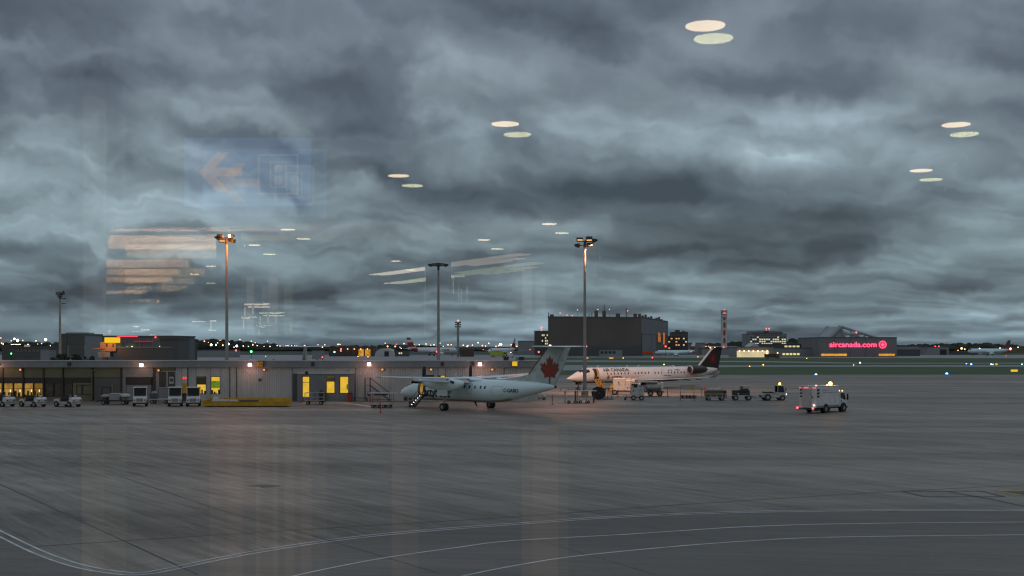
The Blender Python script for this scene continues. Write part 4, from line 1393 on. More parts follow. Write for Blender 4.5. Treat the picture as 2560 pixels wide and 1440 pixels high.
# far airliners
def airliner(label, L, fus, tailm, engm, loc, rz, low=True, stripe_=None, engines=2):
    t = thing('airliner', label, 'aircraft', loc, rz)
    r = L * .045
    zc = r * 2.05
    F = Body([(L * .50, zc - .2 * r, .05 * r, .05 * r), (L * .488, zc - .15 * r, .4 * r, .38 * r), (L * .465, zc - .08 * r, .74 * r, .72 * r), (L * .43, zc, .96 * r, .96 * r), (L * .40, zc, r, r), (-L * .22, zc, r, r),
              (-L * .34, zc + .2 * r, .78 * r, .76 * r), (-L * .46, zc + .5 * r, .30 * r, .32 * r), (-L * .5, zc + .6 * r, .08 * r, .1 * r)])
    b = MB()
    F.mesh(b, 20, 1)
    b.build('fuselage', fus, t, smooth=True)
    b = MB()
    F.patch(b, L * .440, L * .468, 28, 152, .03, 2, 8)
    b.build('windscreen', m_glass, t, fix=False)
    for s in (1, -1):
        w = wing_mesh([(0, L * .10, -L * .07, zc - .7 * r, r * .28), (s * L * .16, L * .02, -L * .08, zc - .45 * r, r * .18), (s * L * .46, -L * .13, -L * .165, zc + .35 * r, r * .06)]).build('wing', fus, t, smooth=True)
        MB().ball((-L * .15, s * L * .46, zc + .4 * r), .3, 6, 4).build('tip_light', e_redl, w)
        e = MB()
        Ne = Body([(L * .085, 0, .42 * r, .42 * r), (L * .07, 0, .52 * r, .52 * r), (L * .02, 0, .50 * r, .50 * r), (-L * .02, 0, .25 * r, .25 * r)])
        Ne.mesh(e, 16, 1)
        eo = e.build('engine', engm, t, smooth=True)
        eo.location = (L * .02, s * L * .155, zc - 1.15 * r)
        wing_mesh([(0, -L * .40, -L * .475, zc + .5 * r, r * .12), (s * L * .16, -L * .455, -L * .49, zc + .75 * r, r * .05)]).build('tailplane', fus, t, smooth=True)
        wheels(t, -L * .02, s * L * .075, r * .28, r * .25, r * .35)
        MB().cyl((-L * .02, s * L * .075, r * .3), (-L * .02, s * L * .075, zc - .6 * r), .12, n=6).build('main_gear_leg', m_lgrey, t)
    MB().cyl((L * .38, 0, r * .2), (L * .38, 0, zc - .8 * r), .1, n=6).build('nose_gear_leg', m_lgrey, t)
    wheels(t, L * .38, 0, r * .22, r * .14, r * .25)
    fz1 = zc + L * .215
    prof = [(-L * .32, zc + .85 * r, .18), (-L * .445, fz1, .15), (-L * .505, fz1, .10), (-L * .475, zc + .55 * r, .14)]
    fo = MB().loft([[(x, w, z) for x, z, w in prof], [(x, -w, z) for x, z, w in prof]]).build('fin', tailm[0], t)
    for k, m in enumerate(tailm[1:]):
        a, c = (.12, .55) if k == 0 else (.78, .93)
        pts = []
        for q_ in (a, c):
            le = (-L * .32 - L * .125 * q_, zc + .85 * r + (fz1 - zc - .85 * r) * q_)
            te = (-L * .475 - L * .03 * q_, zc + .55 * r + (fz1 - zc - .55 * r) * q_)
            pts.append((le, te))
        poly = [pts[0][0], pts[0][1], pts[1][1], pts[1][0]]
        MB().prism([(x, -.22, z) for x, z in poly], (0, .44, 0)).build('fin_marking', m, fo)
    if stripe_:
        for s in (1, -1):
            b = MB()
            F.write(b, stripe_[0], L * .33 if s > 0 else L * .33 - len(stripe_[0]) * r * .75, zc - .15 * r, r * 1.15, 1.1, .05, s)
            b.build('title', stripe_[1], t, fix=False)
        b = MB()
        F.patch(b, -L * .42, -L * .31, -100, 60, .04, 6, 8)
        F.patch(b, -L * .42, -L * .31, 120, 260, .04, 6, 8)
        b.build('tail_sweep', tailm[1], t, smooth=True, fix=False)
    return t


p = P(1082, 889, 930)
airliner('far white airliner with a red and white fin and dark title', 47, m_jetw, [m_jetw, m_leafred, m_leafred], m_jetw, (p.x, 930, 0), R(35), stripe_=('rouge', m_letter))
p = P(1246, 888, 900)
airliner('far white wide airliner facing the camera beyond the fire truck', 44, m_jetw, [m_jetw, m_leafred], m_jetw, (p.x + 3, 905, 0), R(243))
p = P(1688, 888, 870)
airliner('pale teal airliner parked before the big hangar doors', 33, m_teal, [m_teal, m_leafred], m_teal, (p.x, 870, 0), R(200))
p = P(2473, 891, 960)
airliner('pale teal airliner far out on the taxiway near the frame edge', 40, m_teal, [m_bldgd, m_leafred], m_teal, (p.x, 960, 0), R(195))

# ---------------------------------------------------------------- ground vehicles and carts
def tyre(parent, x, y, r, w, name='wheel', rim=None):
    t = MB().cyl((x, y - w / 2, r), (x, y + w / 2, r), r, n=18).build(name, m_rubber, parent, smooth=True)
    MB().cyl((x, y - w / 2 - .015, r), (x, y + w / 2 + .015, r), r * .52, n=12).build('rim', rim or m_rim, t)
    return t


def gp(px, py, dz=.04):
    p = G(px, py)
    return (p.x, p.y, dz)


# enclosed baggage tractor, nose towards +x
tr = thing('baggage_tractor', 'white baggage tractor with its cab facing out, parked alone before the roller doors', 'tractor', gp(351, 1015.5), R(-76), 'white cab tractors along the concourse')
b = MB()
b.prism([(-1.5, -.80, .38), (1.45, -.80, .38), (1.50, -.80, .62), (1.38, -.80, 1.10), (.70, -.80, 1.28), (.62, -.80, .95), (-.55, -.80, .95), (-.6, -.80, 1.12), (-1.5, -.80, 1.08)], (0, 1.60, 0))
b.build('body', m_white, tr, bevel=.04)
MB().box(1.40, 1.56, -.84, .84, .30, .48).build('bumper', m_dark, tr)
MB().box(1.44, 1.52, -.40, .40, .62, 1.0).build('grille', m_grey, tr)
for s in (-1, 1):
    MB().cyl((1.44, s * .62, .80), (1.52, s * .62, .80), .10, n=10).build('headlight', m_dglass, tr)
    MB().box(.64, .72, s * .76 - .04, s * .76 + .04, 1.25, 2.30).build('cab_pillar', m_white, tr)
    MB().box(-.62, -.54, s * .76 - .04, s * .76 + .04, 1.10, 2.30).build('cab_pillar', m_white, tr)
    MB().box(-.53, .63, s * .755 - .012, s * .755 + .012, 1.34, 2.25).build('side_window', m_glass, tr)
    MB().box(-.53, .63, s * .775 - .03, s * .775 + .03, .96, 1.33).build('cab_door', m_white, tr)
    for x in (.95, -1.0):
        tyre(tr, x, s * .74, .36 if x > 0 else .40, .24)
MB().box(.655, .70, -.71, .71, 1.30, 2.24).build('windscreen', m_glass, tr)
MB().box(-.60, -.56, -.71, .71, 1.30, 2.24).build('rear_window', m_glass, tr)
MB().box(-.72, .84, -.86, .86, 2.30, 2.40).build('cab_roof', m_white, tr, bevel=.03)
MB().box(.63, .66, -.80, .80, 1.22, 1.30).build('cowl', m_white, tr)
MB().box(-1.45, -.75, -.68, .68, 1.10, 1.16).build('rear_deck', m_dark, tr)
G1 = 'white cab tractors along the concourse'
place_copy(tr, 'white baggage tractor with its cab facing out, second from the yellow tray', gp(438.5, 1015.5), R(-77), G1)
place_copy(tr, 'white baggage tractor right beside the end of the yellow tray', gp(484, 1015.5), R(-78), G1)

# low open tugs, nose towards +x
tg = thing('open_tug', 'low white open tug with a rusty deck, farthest along from the cab tractors', 'tug', gp(4, 1017), R(-28), 'low open tugs by the glazed bays')
MB().box(-1.75, 1.55, -.72, .72, .32, .66).build('chassis', m_dirtyw, tg, bevel=.03)
MB().prism([(.95, -.72, .60), (1.62, -.72, .60), (1.70, -.72, .98), (1.50, -.72, 1.22), (1.05, -.72, 1.16)], (0, 1.44, 0)).build('hood', m_white, tg, bevel=.05)
MB().box(-1.70, -.55, -.70, .70, .70, .98).build('rear_body', m_dirtyw, tg)
MB().box(-1.72, -.5, -.74, .74, .985, 1.04).build('rear_deck', m_orange, tg)
MB().box(-.50, .95, -.66, .66, .66, .84).build('footwell', m_black, tg)
MB().box(-.45, .0, -.60, .60, .845, 1.06).build('seat', m_black, tg, bevel=.03)
MB().prism([(-.50, -.60, 1.0), (-.38, -.60, 1.0), (-.44, -.60, 1.42), (-.54, -.60, 1.42)], (0, 1.2, 0)).build('backrest', m_black, tg)
MB().cyl((.95, -.2, 1.0), (.70, -.2, 1.30), .025, n=6).build('steering_column', m_dark, tg)
b = MB()
for i in range(14):
    a0, a1 = i * .4488, (i + 1) * .4488
    b.cyl((.70 + .10 * math.sin(a0), -.2 + .19 * math.cos(a0), 1.30 + .15 * math.sin(a0)), (.70 + .10 * math.sin(a1), -.2 + .19 * math.cos(a1), 1.30 + .15 * math.sin(a1)), .018, n=5)
b.build('steering_wheel', m_tent, tg)
MB().ball((1.40, 0, 1.30), .17, 10, 6).build('front_lamp_dome', m_tent, tg, smooth=True)
for s in (-1, 1):
    MB().prism([(-1.40, s * .75, .42), (-.70, s * .75, .42), (-.64, s * .75, .82), (-.86, s * .75, .96), (-1.24, s * .75, .96), (-1.44, s * .75, .80)], (0, s * .10, 0)).build('wheel_fender', m_white, tg)
    MB().cyl((1.63, s * .48, .82), (1.70, s * .48, .82), .09, n=10).build('headlight', m_black, tg)
    tyre(tg, -1.05, s * .78, .38, .22)
    tyre(tg, 1.1, s * .70, .34, .22)
MB().box(-1.95, -1.75, -.12, .12, .40, .56).build('tow_hitch', m_dark, tg)
G2 = 'low open tugs by the glazed bays'
place_copy(tg, 'low white open tug with a rusty deck, in front of the lit amber bays', gp(82, 1017.5), R(-28), G2)
place_copy(tg, 'low white open tug with a rusty deck, in front of the dark glass bays', gp(169, 1017.5), R(-28), G2)

# cargo trolley beside the lone tractor
ct = thing('cargo_trolley', 'grey cargo trolley carrying a pale box, parked behind the lone cab tractor', 'trolley', gp(288, 1012), R(-4))
MB().box(-2.0, 2.1, -.7, .7, .45, .62).build('deck', m_dark, ct)
MB().box(-.55, .75, -.62, .62, .625, 1.45).build('pale_box', m_lgrey, ct, bevel=.03)
b = MB()
for i in range(4):
    b.box(-.50, .70, -.65, -.62, .72 + i * .19, .82 + i * .19)
b.build('box_rib', m_bldg, ct)['kind'] = 'stuff'
MB().ball((-1.3, 0, 1.05), .62, 10, 5, .45).build('tarpaulin', m_bldg, ct, smooth=True)
MB().box(-1.55, -1.0, -.4, .4, .62, .9).build('crate', m_brick, ct)
MB().ball((1.35, 0, 1.1), .65, 10, 5, .5).build('tarpaulin', m_wpanel, ct, smooth=True)
MB().cyl((-2.0, 0, .5), (-2.7, 0, .30), .05, n=6).build('towbar', m_dark, ct)
for x in (-1.3, 1.3):
    for y in (-.6, .6):
        tyre(ct, x, y, .26, .16)
sc = thing('service_cart', 'low grey cart with a covered load behind the two cab tractors', 'cart', gp(397, 1010), R(-4))
MB().box(-1.1, 1.6, -.6, .6, .50, .66).build('deck', m_lgrey, sc)
MB().box(-1.05, -.2, -.5, .5, .665, 1.40).build('load', m_bldgd, sc, bevel=.06)
MB().ball((-.6, 0, 1.42), .42, 8, 5, .5).build('load_cover', m_bldg, sc, smooth=True)
for x in (-.7, 1.1):
    for y in (-.5, .5):
        tyre(sc, x, y, .24, .15)

# long yellow tray
L0, L1 = gp(508, 1018), gp(718, 1018)
yt = thing('yellow_tray', 'long yellow steel tray with low sides in front of the ribbed siding', 'tray', ((L0[0] + L1[0]) / 2, L0[1], .04))
hl = (L1[0] - L0[0]) / 2
MB().prism([(-hl, .02, .12), (-hl, -.05, .58), (-hl, .05, .58), (-hl, .12, .12)], (2 * hl, 0, 0)).build('front_side', m_yellow, yt)
MB().box(-hl, hl, 2.4, 2.5, .10, 1.02).build('rear_side', m_yellow, yt)
MB().box(-hl - .1, -hl - .002, -.03, 2.5, .10, .80).build('end_side', m_yellow, yt)
MB().box(hl + .002, hl + .1, -.03, 2.5, .10, .84).build('end_side', m_yellow, yt)
MB().box(-hl, hl, .13, 2.39, .10, .16).build('bottom', m_olive, yt)
b = MB()
for i in range(9):
    x = -hl + .4 + i * (2 * hl - .8) / 8
    b.box(x - .12, x + .12, .05, .35, 0, .098)
b.build('skid', m_dark, yt)
MB().box(-hl, hl, -.09, .06, .585, .63).build('top_rail', m_yellow, yt)


def in_tray(px, py_b, name, label, cat):
    p = G(px, py_b)
    return thing(name, label, cat, (p.x, L0[1] + 1.2, .205))


a = in_tray(573, 1010, 'white_pump', 'white domed pump unit standing in the yellow tray', 'pump')
MB().cyl((0, 0, 0), (0, 0, .75), .42, .40, 14).build('pump_base', m_tent, a, smooth=True)
MB().ball((0, 0, .78), .42, 12, 6, .7).build('pump_dome', m_tent, a, smooth=True)
MB().box(-.22, .22, -.15, .15, 1.02, 1.30).build('pump_head', m_lgrey, a)
MB().cyl((0, 0, 1.3), (0, 0, 1.62), .05, n=6).build('lever', m_dark, a)
a = in_tray(586, 1010, 'hand_trolley', 'small white frame trolley in the yellow tray beside the pump', 'trolley')
b = MB()
for s in (-.25, .25):
    b.cyl((s, 0, 0), (s, 0, 1.15), .035, n=6)
for z in (.35, .75, 1.12):
    b.cyl((-.25, 0, z), (.25, 0, z), .03, n=6)
b.build('frame', m_tent, a)
tyre(a, 0, .1, .14, .08)
for i, (p0, p1, z, m) in enumerate(((566, 608, .56, m_tent), (608, 628, .54, m_wpanel), (630, 678, .52, m_dark))):
    a = in_tray((p0 + p1) / 2, 1010, 'pipe_bundle', ('white pipe lying along the yellow tray below the pump', 'short pale pipe lying in the middle of the yellow tray', 'dark hose lying in the far end of the yellow tray')[i], 'pipe')
    w = (p1 - p0) * .0495 / 2
    MB().cyl((-w, -.6, z), (w, -.6, z), .16, n=12).build('pipe', m, a, smooth=True)
    MB().box(-w * .8, -w * .7, -.8, -.4, 0, z - .14).box(w * .7, w * .8, -.8, -.4, 0, z - .14).build('chock', m_dark, a)

# roofless baggage carts
bc = thing('baggage_cart', 'empty metal baggage cart before the lit vestibule door', 'cart', gp(787, 1012), R(3), 'baggage carts on the apron')
MB().box(-1.25, 1.25, -.70, .70, .48, .56).build('deck', m_grey, bc)
for x in (-1.22, -.45, .45, 1.22):
    for y in (-.68, .68):
        MB().cyl((x, y, .56), (x, y, 1.52), .028, n=6).build('post', m_lgrey, bc)
b = MB()
for y in (-.68, .68):
    for z in (.95, 1.52):
        b.cyl((-1.22, y, z), (1.22, y, z), .026, n=6)
for x in (-1.22, 1.22):
    for z in (.95, 1.52):
        b.cyl((x, -.68, z), (x, .68, z), .026, n=6)
b.build('rail', m_lgrey, bc)
MB().box(-.1, 1.30, -.74, .74, 1.55, 1.60).build('half_roof', m_grey, bc)
MB().cyl((-1.25, 0, .45), (-2.0, 0, .25), .035, n=6).build('towbar', m_dark, bc)
for x in (-.85, .85):
    for y in (-.6, .6):
        tyre(bc, x, y, .22, .14)
G3 = 'baggage carts on the apron'
# covered cart left of the turboprop's nose
bc2 = thing('covered_cart', 'baggage cart with a flat pale roof on thin posts by the nose of the turboprop', 'cart', gp(955, 1020), R(-4), G3)
MB().box(-1.35, 1.35, -.72, .72, .40, .50).build('deck', m_lgrey, bc2)
MB().box(-1.55, 1.85, -.78, .78, 1.74, 1.82).build('roof', m_lgrey, bc2)
for x in (-1.3, -.4, 1.3):
    for y in (-.68, .68):
        MB().cyl((x, y, .5), (x, y, 1.74), .026, n=6).build('post', m_red, bc2)
b = MB()
for y in (-.68, .68):
    b.cyl((-1.3, y, 1.0), (1.3, y, 1.0), .024, n=6)
b.build('rail', m_red, bc2)
MB().box(-.9, .6, -.6, .6, 1.52, 1.735).build('roof_box', m_dark, bc2)
for x in (-1.05, -.4, .3, .95):
    for y in (-.6, .6):
        tyre(bc2, x, y, .20, .14)
MB().box(-1.75, -1.56, -.3, .3, 1.45, 1.75).build('end_box', m_dark, bc2)

# belt platform cart at the foot of the mast
pc = thing('platform_cart', 'yellow framed platform cart with a high pale bed at the foot of the lamp mast', 'cart', gp(1445, 1009), R(2))
MB().box(-1.45, 1.55, -.55, .55, .28, .36).build('deck', m_lgrey, pc)
MB().box(-2.5, 2.6, .9, 2.2, 1.55, 1.63).build('high_bed', m_lgrey, pc)
for x in (-1.5, -.7, .1, .9):
    b = MB().cyl((x, -.5, .36), (x + .12, -.45, 1.05), .03, n=6)
    b.build('stake', m_tent if x < -.5 else m_yellow, pc)
b = MB()
for x0, x1, z in ((-1.4, -.6, 1.02), (.2, 1.0, 1.02)):
    b.cyl((x0, -.45, z), (x1, -.45, z), .03, n=6)
b.build('rail', m_yellow, pc)
for x, m in ((-.25, m_brick), (.02, m_yellow), (1.15, m_yellow), (-1.6, m_lgrey), (2.2, m_brick)):
    MB().box(x - .09, x + .09, 1.0, 1.3, 0, 1.549).build('bed_post', m, pc)
b = MB()
for x in (-2.2, -1.2, -.2, .8):
    b.cyl((x, 1.0, 1.63), (x, 1.0, 2.0), .03, n=6)
b.cyl((-2.4, 1.0, 2.0), (1.2, 1.0, 2.0), .03, n=6)
b.build('bed_rail', m_brick, pc)
for x in (-1.2, -.35, .3, 1.35):
    for y in (-.5, .5):
        tyre(pc, x, y, .20, .14)
hr = thing('hose_reel', 'large black hose reel on a stand between the mast and the jet stair', 'hose reel', gp(1496, 1000), R(8))
b = MB().cyl((0, -.42, .92), (0, .42, .92), .72, n=24)
b.build('hose_drum', m_black, hr, smooth=True)
for y in (-.46, .46):
    r_ = MB().cyl((0, y - .03, .92), (0, y + .03, .92), .90, n=24).build('flange', m_rubber, hr, smooth=True)
    MB().cyl((0, y - .06, .92), (0, y + .06, .92), .18, n=12).build('hub', m_dark, r_)
b = MB()
for y in (-.55, .55):
    b.cyl((-.7, y, .02), (0, y, .92), .05, n=6).cyl((.7, y, .02), (0, y, .92), .05, n=6)
b.build('stand', m_brick, hr)
b = MB().box(1.0, 2.3, .6, 1.0, 1.55, 1.62)
for x in (1.1, 1.5, 2.1):
    b.cyl((x, .8, 0), (x + .12, .8, 1.55), .05, n=6)
b.box(.9, 2.3, .6, 1.0, .0, .12)
b.build('side_rack', m_brick, hr)

# bollards: thin red stanchions with a foot plate
bo = thing('red_stanchion', 'thin red stanchion on a foot plate in front of the covered cart', 'stanchion', gp(951, 1033), 0, 'red stanchions on the apron')
MB().box(-.22, .22, -.22, .22, 0, .05).build('foot_plate', m_red, bo)
MB().cyl((0, 0, .05), (0, 0, 1.12), .055, .04, 8).build('post', m_red, bo)
MB().cyl((0, 0, 1.12), (0, 0, 1.24), .065, .03, 8).build('cap', m_red, bo)
for px, py, lab in ((1381, 1012, 'just behind the tail cone of the turboprop'), (1525, 990.6, 'in front of the first white loader truck'), (1545, 993, 'next to the white generator trailer'), (1648, 992, 'just past the tank truck'), (1669, 992, 'under the jet wheels, second past the tank truck'),
                    (1701, 1001.5, 'at the near corner of the small cart'), (1735, 1001.5, 'in front of the yellow sign cart'), (1761, 985, 'behind the yellow railed generator, nearest the jet'), (1790, 985, 'behind the middle of the yellow railed generator'), (1803, 985, 'behind the far end of the yellow railed generator')):
    place_copy(bo, 'thin red stanchion on a foot plate ' + lab, gp(px, py), 0, 'red stanchions on the apron')

# generator trailer
gt = thing('generator_trailer', 'boxy pale grey generator trailer on four wheels in front of the tank truck', 'trailer', gp(1592, 1001), R(-3))
MB().box(-.80, .95, -.6, .6, .48, 1.62).build('housing', m_wpanel, gt, bevel=.04)
MB().box(-.85, 1.0, -.64, .64, 1.63, 1.70).build('lid', m_wpanel, gt)
MB().cyl((-.5, -.61, 1.28), (-.5, -.60, 1.28), .09, n=10).build('gauge', m_dark, gt)
MB().box(.32, .36, -.615, -.60, .6, 1.5).build('door_seam', m_grey, gt)
MB().box(.5, .56, -.63, -.60, 1.3, 1.5).build('latch', m_dark, gt)
MB().box(-.9, 1.0, -.5, .5, .38, .47).build('chassis', m_dark, gt)
for x in (-.48, .62):
    for y in (-.58, .58):
        tyre(gt, x, y, .34, .18)
b = MB().cyl((-.9, 0, .42), (-1.7, 0, .34), .05, n=6).cyl((-1.45, 0, .36), (-1.45, 0, .75), .05, n=6)
b.build('towbar', m_dark, gt)
MB().cyl((-1.6, -.08, .18), (-1.6, .08, .18), .18, n=12).build('jockey_wheel', m_rubber, gt)


# loader truck and tank truck by the jet
def truck_base(t, x0, x1, w, zf, wheels_x, r):
    MB().box(x0, x1, -w / 2 + .12, w / 2 - .12, zf - .16, zf).build('chassis', m_dark, t)
    for x in wheels_x:
        for s in (-1, 1):
            tyre(t, x, s * (w / 2 - .14), r, .26)


lt = thing('loader_truck', 'boxy white loader truck lit orange under the jet fuselage', 'truck', gp(1562, 988), R(-8))
truck_base(lt, -2.3, 2.3, 2.2, .7, (-1.5, 1.3), .42)
MB().box(-1.75, .10, -1.08, 1.08, .71, 2.60).build('cargo_box', m_white, lt, bevel=.04)
MB().box(.13, 1.55, -1.16, 1.16, .71, 2.30).build('equipment_box', m_white, lt, bevel=.04)
MB().box(.2, 1.9, -.4, .4, 2.31, 2.62).build('roof_unit', m_dirtyw, lt)
MB().prism([(-2.35, -1.0, .6), (-1.78, -1.0, .6), (-1.78, -1.0, 1.75), (-2.15, -1.0, 1.55)], (0, 2.0, 0)).build('yellow_hose_cover', m_yellow, lt)
MB().box(1.6, 2.4, -1.0, 1.0, .71, 1.85).build('cab', m_white, lt, bevel=.05)
MB().box(1.65, 2.2, -1.02, -1.005, 1.25, 1.75).build('cab_window', m_glass, lt)
for x, z in ((-.9, 2.0), (.45, 1.2), (.85, 1.2)):
    MB().box(x - .07, x + .07, -1.19, -1.165 if x > .1 else -1.09, z - .07, z + .07).build('latch', m_black, lt)
tt = thing('tank_truck', 'white lavatory tank truck with a rounded tank beside the loader truck', 'truck', gp(1617, 991), R(-5))
truck_base(tt, -2.5, 2.5, 2.0, .75, (-1.3, .55, 1.9), .42)
MB().cyl((-.05, -.0, 1.42), (1.9, -.0, 1.42), .62, n=20).build('tank', m_dirtyw, tt, smooth=True)
MB().cyl((1.9, 0, 1.42), (2.05, 0, 1.42), .62, .45, 20).build('tank_end', m_dirtyw, tt, smooth=True)
MB().box(-2.45, -1.20, -.98, .98, .76, 2.0).build('cab', m_white, tt, bevel=.08)
MB().box(-1.18, -.1, -.9, .9, .76, 1.65).build('pump_bay', m_grey, tt)
MB().box(-2.5, 1.6, -.85, .85, 2.10, 2.20).build('top_walkway', m_lgrey, tt)
MB().box(-2.3, -1.4, -1.0, -.985, 1.3, 1.85).build('cab_window', m_glass, tt)
MB().box(2.1, 2.45, -.95, .95, .76, 2.05).build('rear_locker', m_white, tt, bevel=.04)
MB().prism([(-2.45, -1.0, .62), (-2.0, -1.0, .62), (-2.0, -1.0, 1.7), (-2.3, -1.0, 1.5)], (0, -.2, 0)).build('yellow_hose_cover', m_yellow, tt)
b = MB()
for z in (1.0, 1.25):
    b.cyl((-.1, -.95, z), (2.3, -.95, z), .03, n=6)
b.build('side_rail', m_dark, tt)
MB().box(-.9, -.5, -.92, -.9, 1.0, 1.4).build('control_box', m_lgrey, tt)

# small carts, railed generator, air unit trailer
ka = thing('sign_cart', 'low cart with a small yellow board and a thin canopy behind two red stanchions', 'cart', gp(1720, 996.5), R(2))
MB().box(-1.2, 1.2, -.5, .5, .42, .50).build('deck', m_lgrey, ka)
MB().box(-1.1, 1.1, .4, .5, 1.78, 1.83).build('canopy', m_dark, ka)
MB().box(.45, .80, .42, .47, 1.15, 1.76).build('yellow_board', m_yellow, ka)
b = MB()
for x in (-.9, -.3):
    b.cyl((x, -.3, .5), (x, -.3, 1.15), .03, n=6)
b.cyl((-.9, -.3, 1.15), (-.3, -.3, 1.15), .03, n=6)
b.build('hand_frame', m_tent, ka)
for x in (-1.0, .98):
    MB().cyl((x, .45, .5), (x, .45, 1.78), .025, n=6).build('post', m_grey, ka)
for x in (-.75, -.1, .4, .95):
    tyre(ka, x, -.42, .20, .12)
    tyre(ka, x, .42, .20, .12)
ga = thing('railed_generator', 'dark green generator trailer with yellow side rails and a pale top', 'trailer', gp(1787, 1001.5), R(1))
MB().box(-1.35, 1.35, -.72, .72, .55, 1.30).build('engine_bay', m_bldgd, ga)
MB().box(-1.1, .95, -.6, .6, 1.31, 1.68).build('top_cover', m_dirtyw, ga, bevel=.12)
MB().ball((.6, 0, 1.72), .14, 8, 5).build('filter_cap', m_tent, ga)
MB().box(-1.55, 1.4, -.82, -.76, .86, .96).build('side_rail', m_yellow, ga)
MB().box(-1.55, 1.4, -.82, -.76, .46, .52).build('side_rail', m_lgrey, ga)
b = MB()
for x in (-1.5, -.7, .1, .9, 1.35):
    b.box(x - .03, x + .03, -.82, -.77, .30, .86)
b.build('rail_post', m_lgrey, ga)
MB().box(.95, 1.5, -.74, .74, .30, 1.38).build('end_locker', m_dark, ga)
MB().cyl((-1.5, -.2, 1.45), (-2.1, -.2, 1.62), .04, n=6).cyl((-1.9, -.2, 1.55), (-1.8, -.2, .2), .03, n=6).build('towbar', m_brick, ga)
for x in (-.95, .9):
    for y in (-.62, .62):
        tyre(ga, x, y, .30, .18)
aa = thing('air_unit_trailer', 'dark engine trailer carrying a boxy pale unit stacked on top', 'trailer', gp(1855, 1001.5), R(-2))
MB().box(-1.35, 1.2, -.7, .7, .62, .74).build('deck', m_lgrey, aa)
MB().box(-1.33, -.55, -.66, .66, .745, 1.42).build('battery_box', m_dark, aa, bevel=.05)
MB().cyl((-.5, 0, 1.05), (1.05, 0, 1.05), .40, n=18).build('air_drum', m_bldgd, aa, smooth=True)
MB().box(-.5, .9, -.55, .55, 1.10, 1.44).build('engine', m_black, aa, bevel=.08)
MB().box(-.35, .92, -.5, .5, 1.62, 2.05).build('upper_unit', m_dirtyw, aa, bevel=.05)
MB().box(-.30, .05, -.53, -.505, 1.66, 2.0).build('unit_grille', m_orange, aa)
MB().box(.3, .8, -.53, -.505, 1.70, 2.02).build('unit_panel', m_wpanel, aa)
MB().box(-.20, .8, -.45, .45, 1.445, 1.615).build('unit_base', m_dark, aa)
MB().cyl((-.62, -.72, .95), (-.62, -.70, .95), .12, n=10).build('gauge', m_tent, aa)
MB().cyl((1.2, 0, .66), (1.9, 0, .35), .05, n=6).build('towbar', m_dark, aa)
for x in (-.95, .85):
    for y in (-.6, .6):
        tyre(aa, x, y, .38, .20)

# push-back tug with beacon
pt = thing('pushback_tug', 'pale cab tug with a flashing amber beacon and a long flat bonnet behind the cab', 'tug', gp(1934, 1001.8), R(3))
MB().prism([(-1.75, -.85, .42), (1.55, -.85, .42), (1.62, -.85, .72), (1.40, -.85, 1.12), (.30, -.85, 1.12), (.28, -.85, .98), (-1.70, -.85, 1.02), (-1.85, -.85, .75)], (0, 1.7, 0)).build('body', m_dirtyw, pt, bevel=.05)
MB().box(-1.5, -.15, -.7, .7, 1.03, 1.22).build('bonnet', m_dark, pt, bevel=.06)
MB().box(-.1, .22, -.75, -.4, 1.0, 1.10).build('toolbox', m_orange, pt)
for s in (-1, 1):
    MB().prism([(.35, s * .78 - .03, 1.12), (.43, s * .78 - .03, 1.12), (.43, s * .78 - .03, 2.02), (.35, s * .78 - .03, 2.02)], (0, .06, 0)).build('cab_pillar', m_dirtyw, pt)
    MB().prism([(1.32, s * .78 - .03, 1.12), (1.40, s * .78 - .03, 1.12), (1.20, s * .78 - .03, 2.02), (1.12, s * .78 - .03, 2.02)], (0, .06, 0)).build('cab_pillar', m_dirtyw, pt)
    MB().prism([(.44, s * .775 - .01, 1.14), (1.31, s * .775 - .01, 1.14), (1.12, s * .775 - .01, 2.0), (.44, s * .775 - .01, 2.0)], (0, .02, 0)).build('side_window', m_glass, pt)
    MB().cyl((1.56, s * .6, .86), (1.66, s * .6, .84), .09, n=10).build('headlight', E('tug_headlight', (1, .72, .42), 7.0) if s < 0 else m_lgrey, pt)
    tyre(pt, -1.05, s * .84, .46, .28)
    tyre(pt, 1.0, s * .84, .38, .24)
MB().prism([(1.345, -.74, 1.14), (1.37, -.74, 1.14), (1.17, -.74, 2.0), (1.145, -.74, 2.0)], (0, 1.48, 0)).build('windscreen', m_glass, pt)
MB().box(.30, 1.28, -.84, .84, 2.025, 2.11).build('cab_roof', m_dirtyw, pt, bevel=.03)
be = MB().cyl((.75, -.4, 2.11), (.75, -.4, 2.20), .09, n=10).build('beacon_base', m_dark, pt)
MB().ball((.75, -.4, 2.31), .15, 10, 6, 1.1).build('beacon', e_beacon, be)
point('beacon_glow', (.75, -.6, 2.5), (1, .45, .08), 18, .1, pt)
MB().box(-2.0, -1.86, -.3, .3, .5, .72).build('tow_hitch', m_dark, pt)
MB().cyl((1.45, -.95, 1.3), (1.45, -.95, 1.75), .06, n=6).build('mirror', m_black, pt)

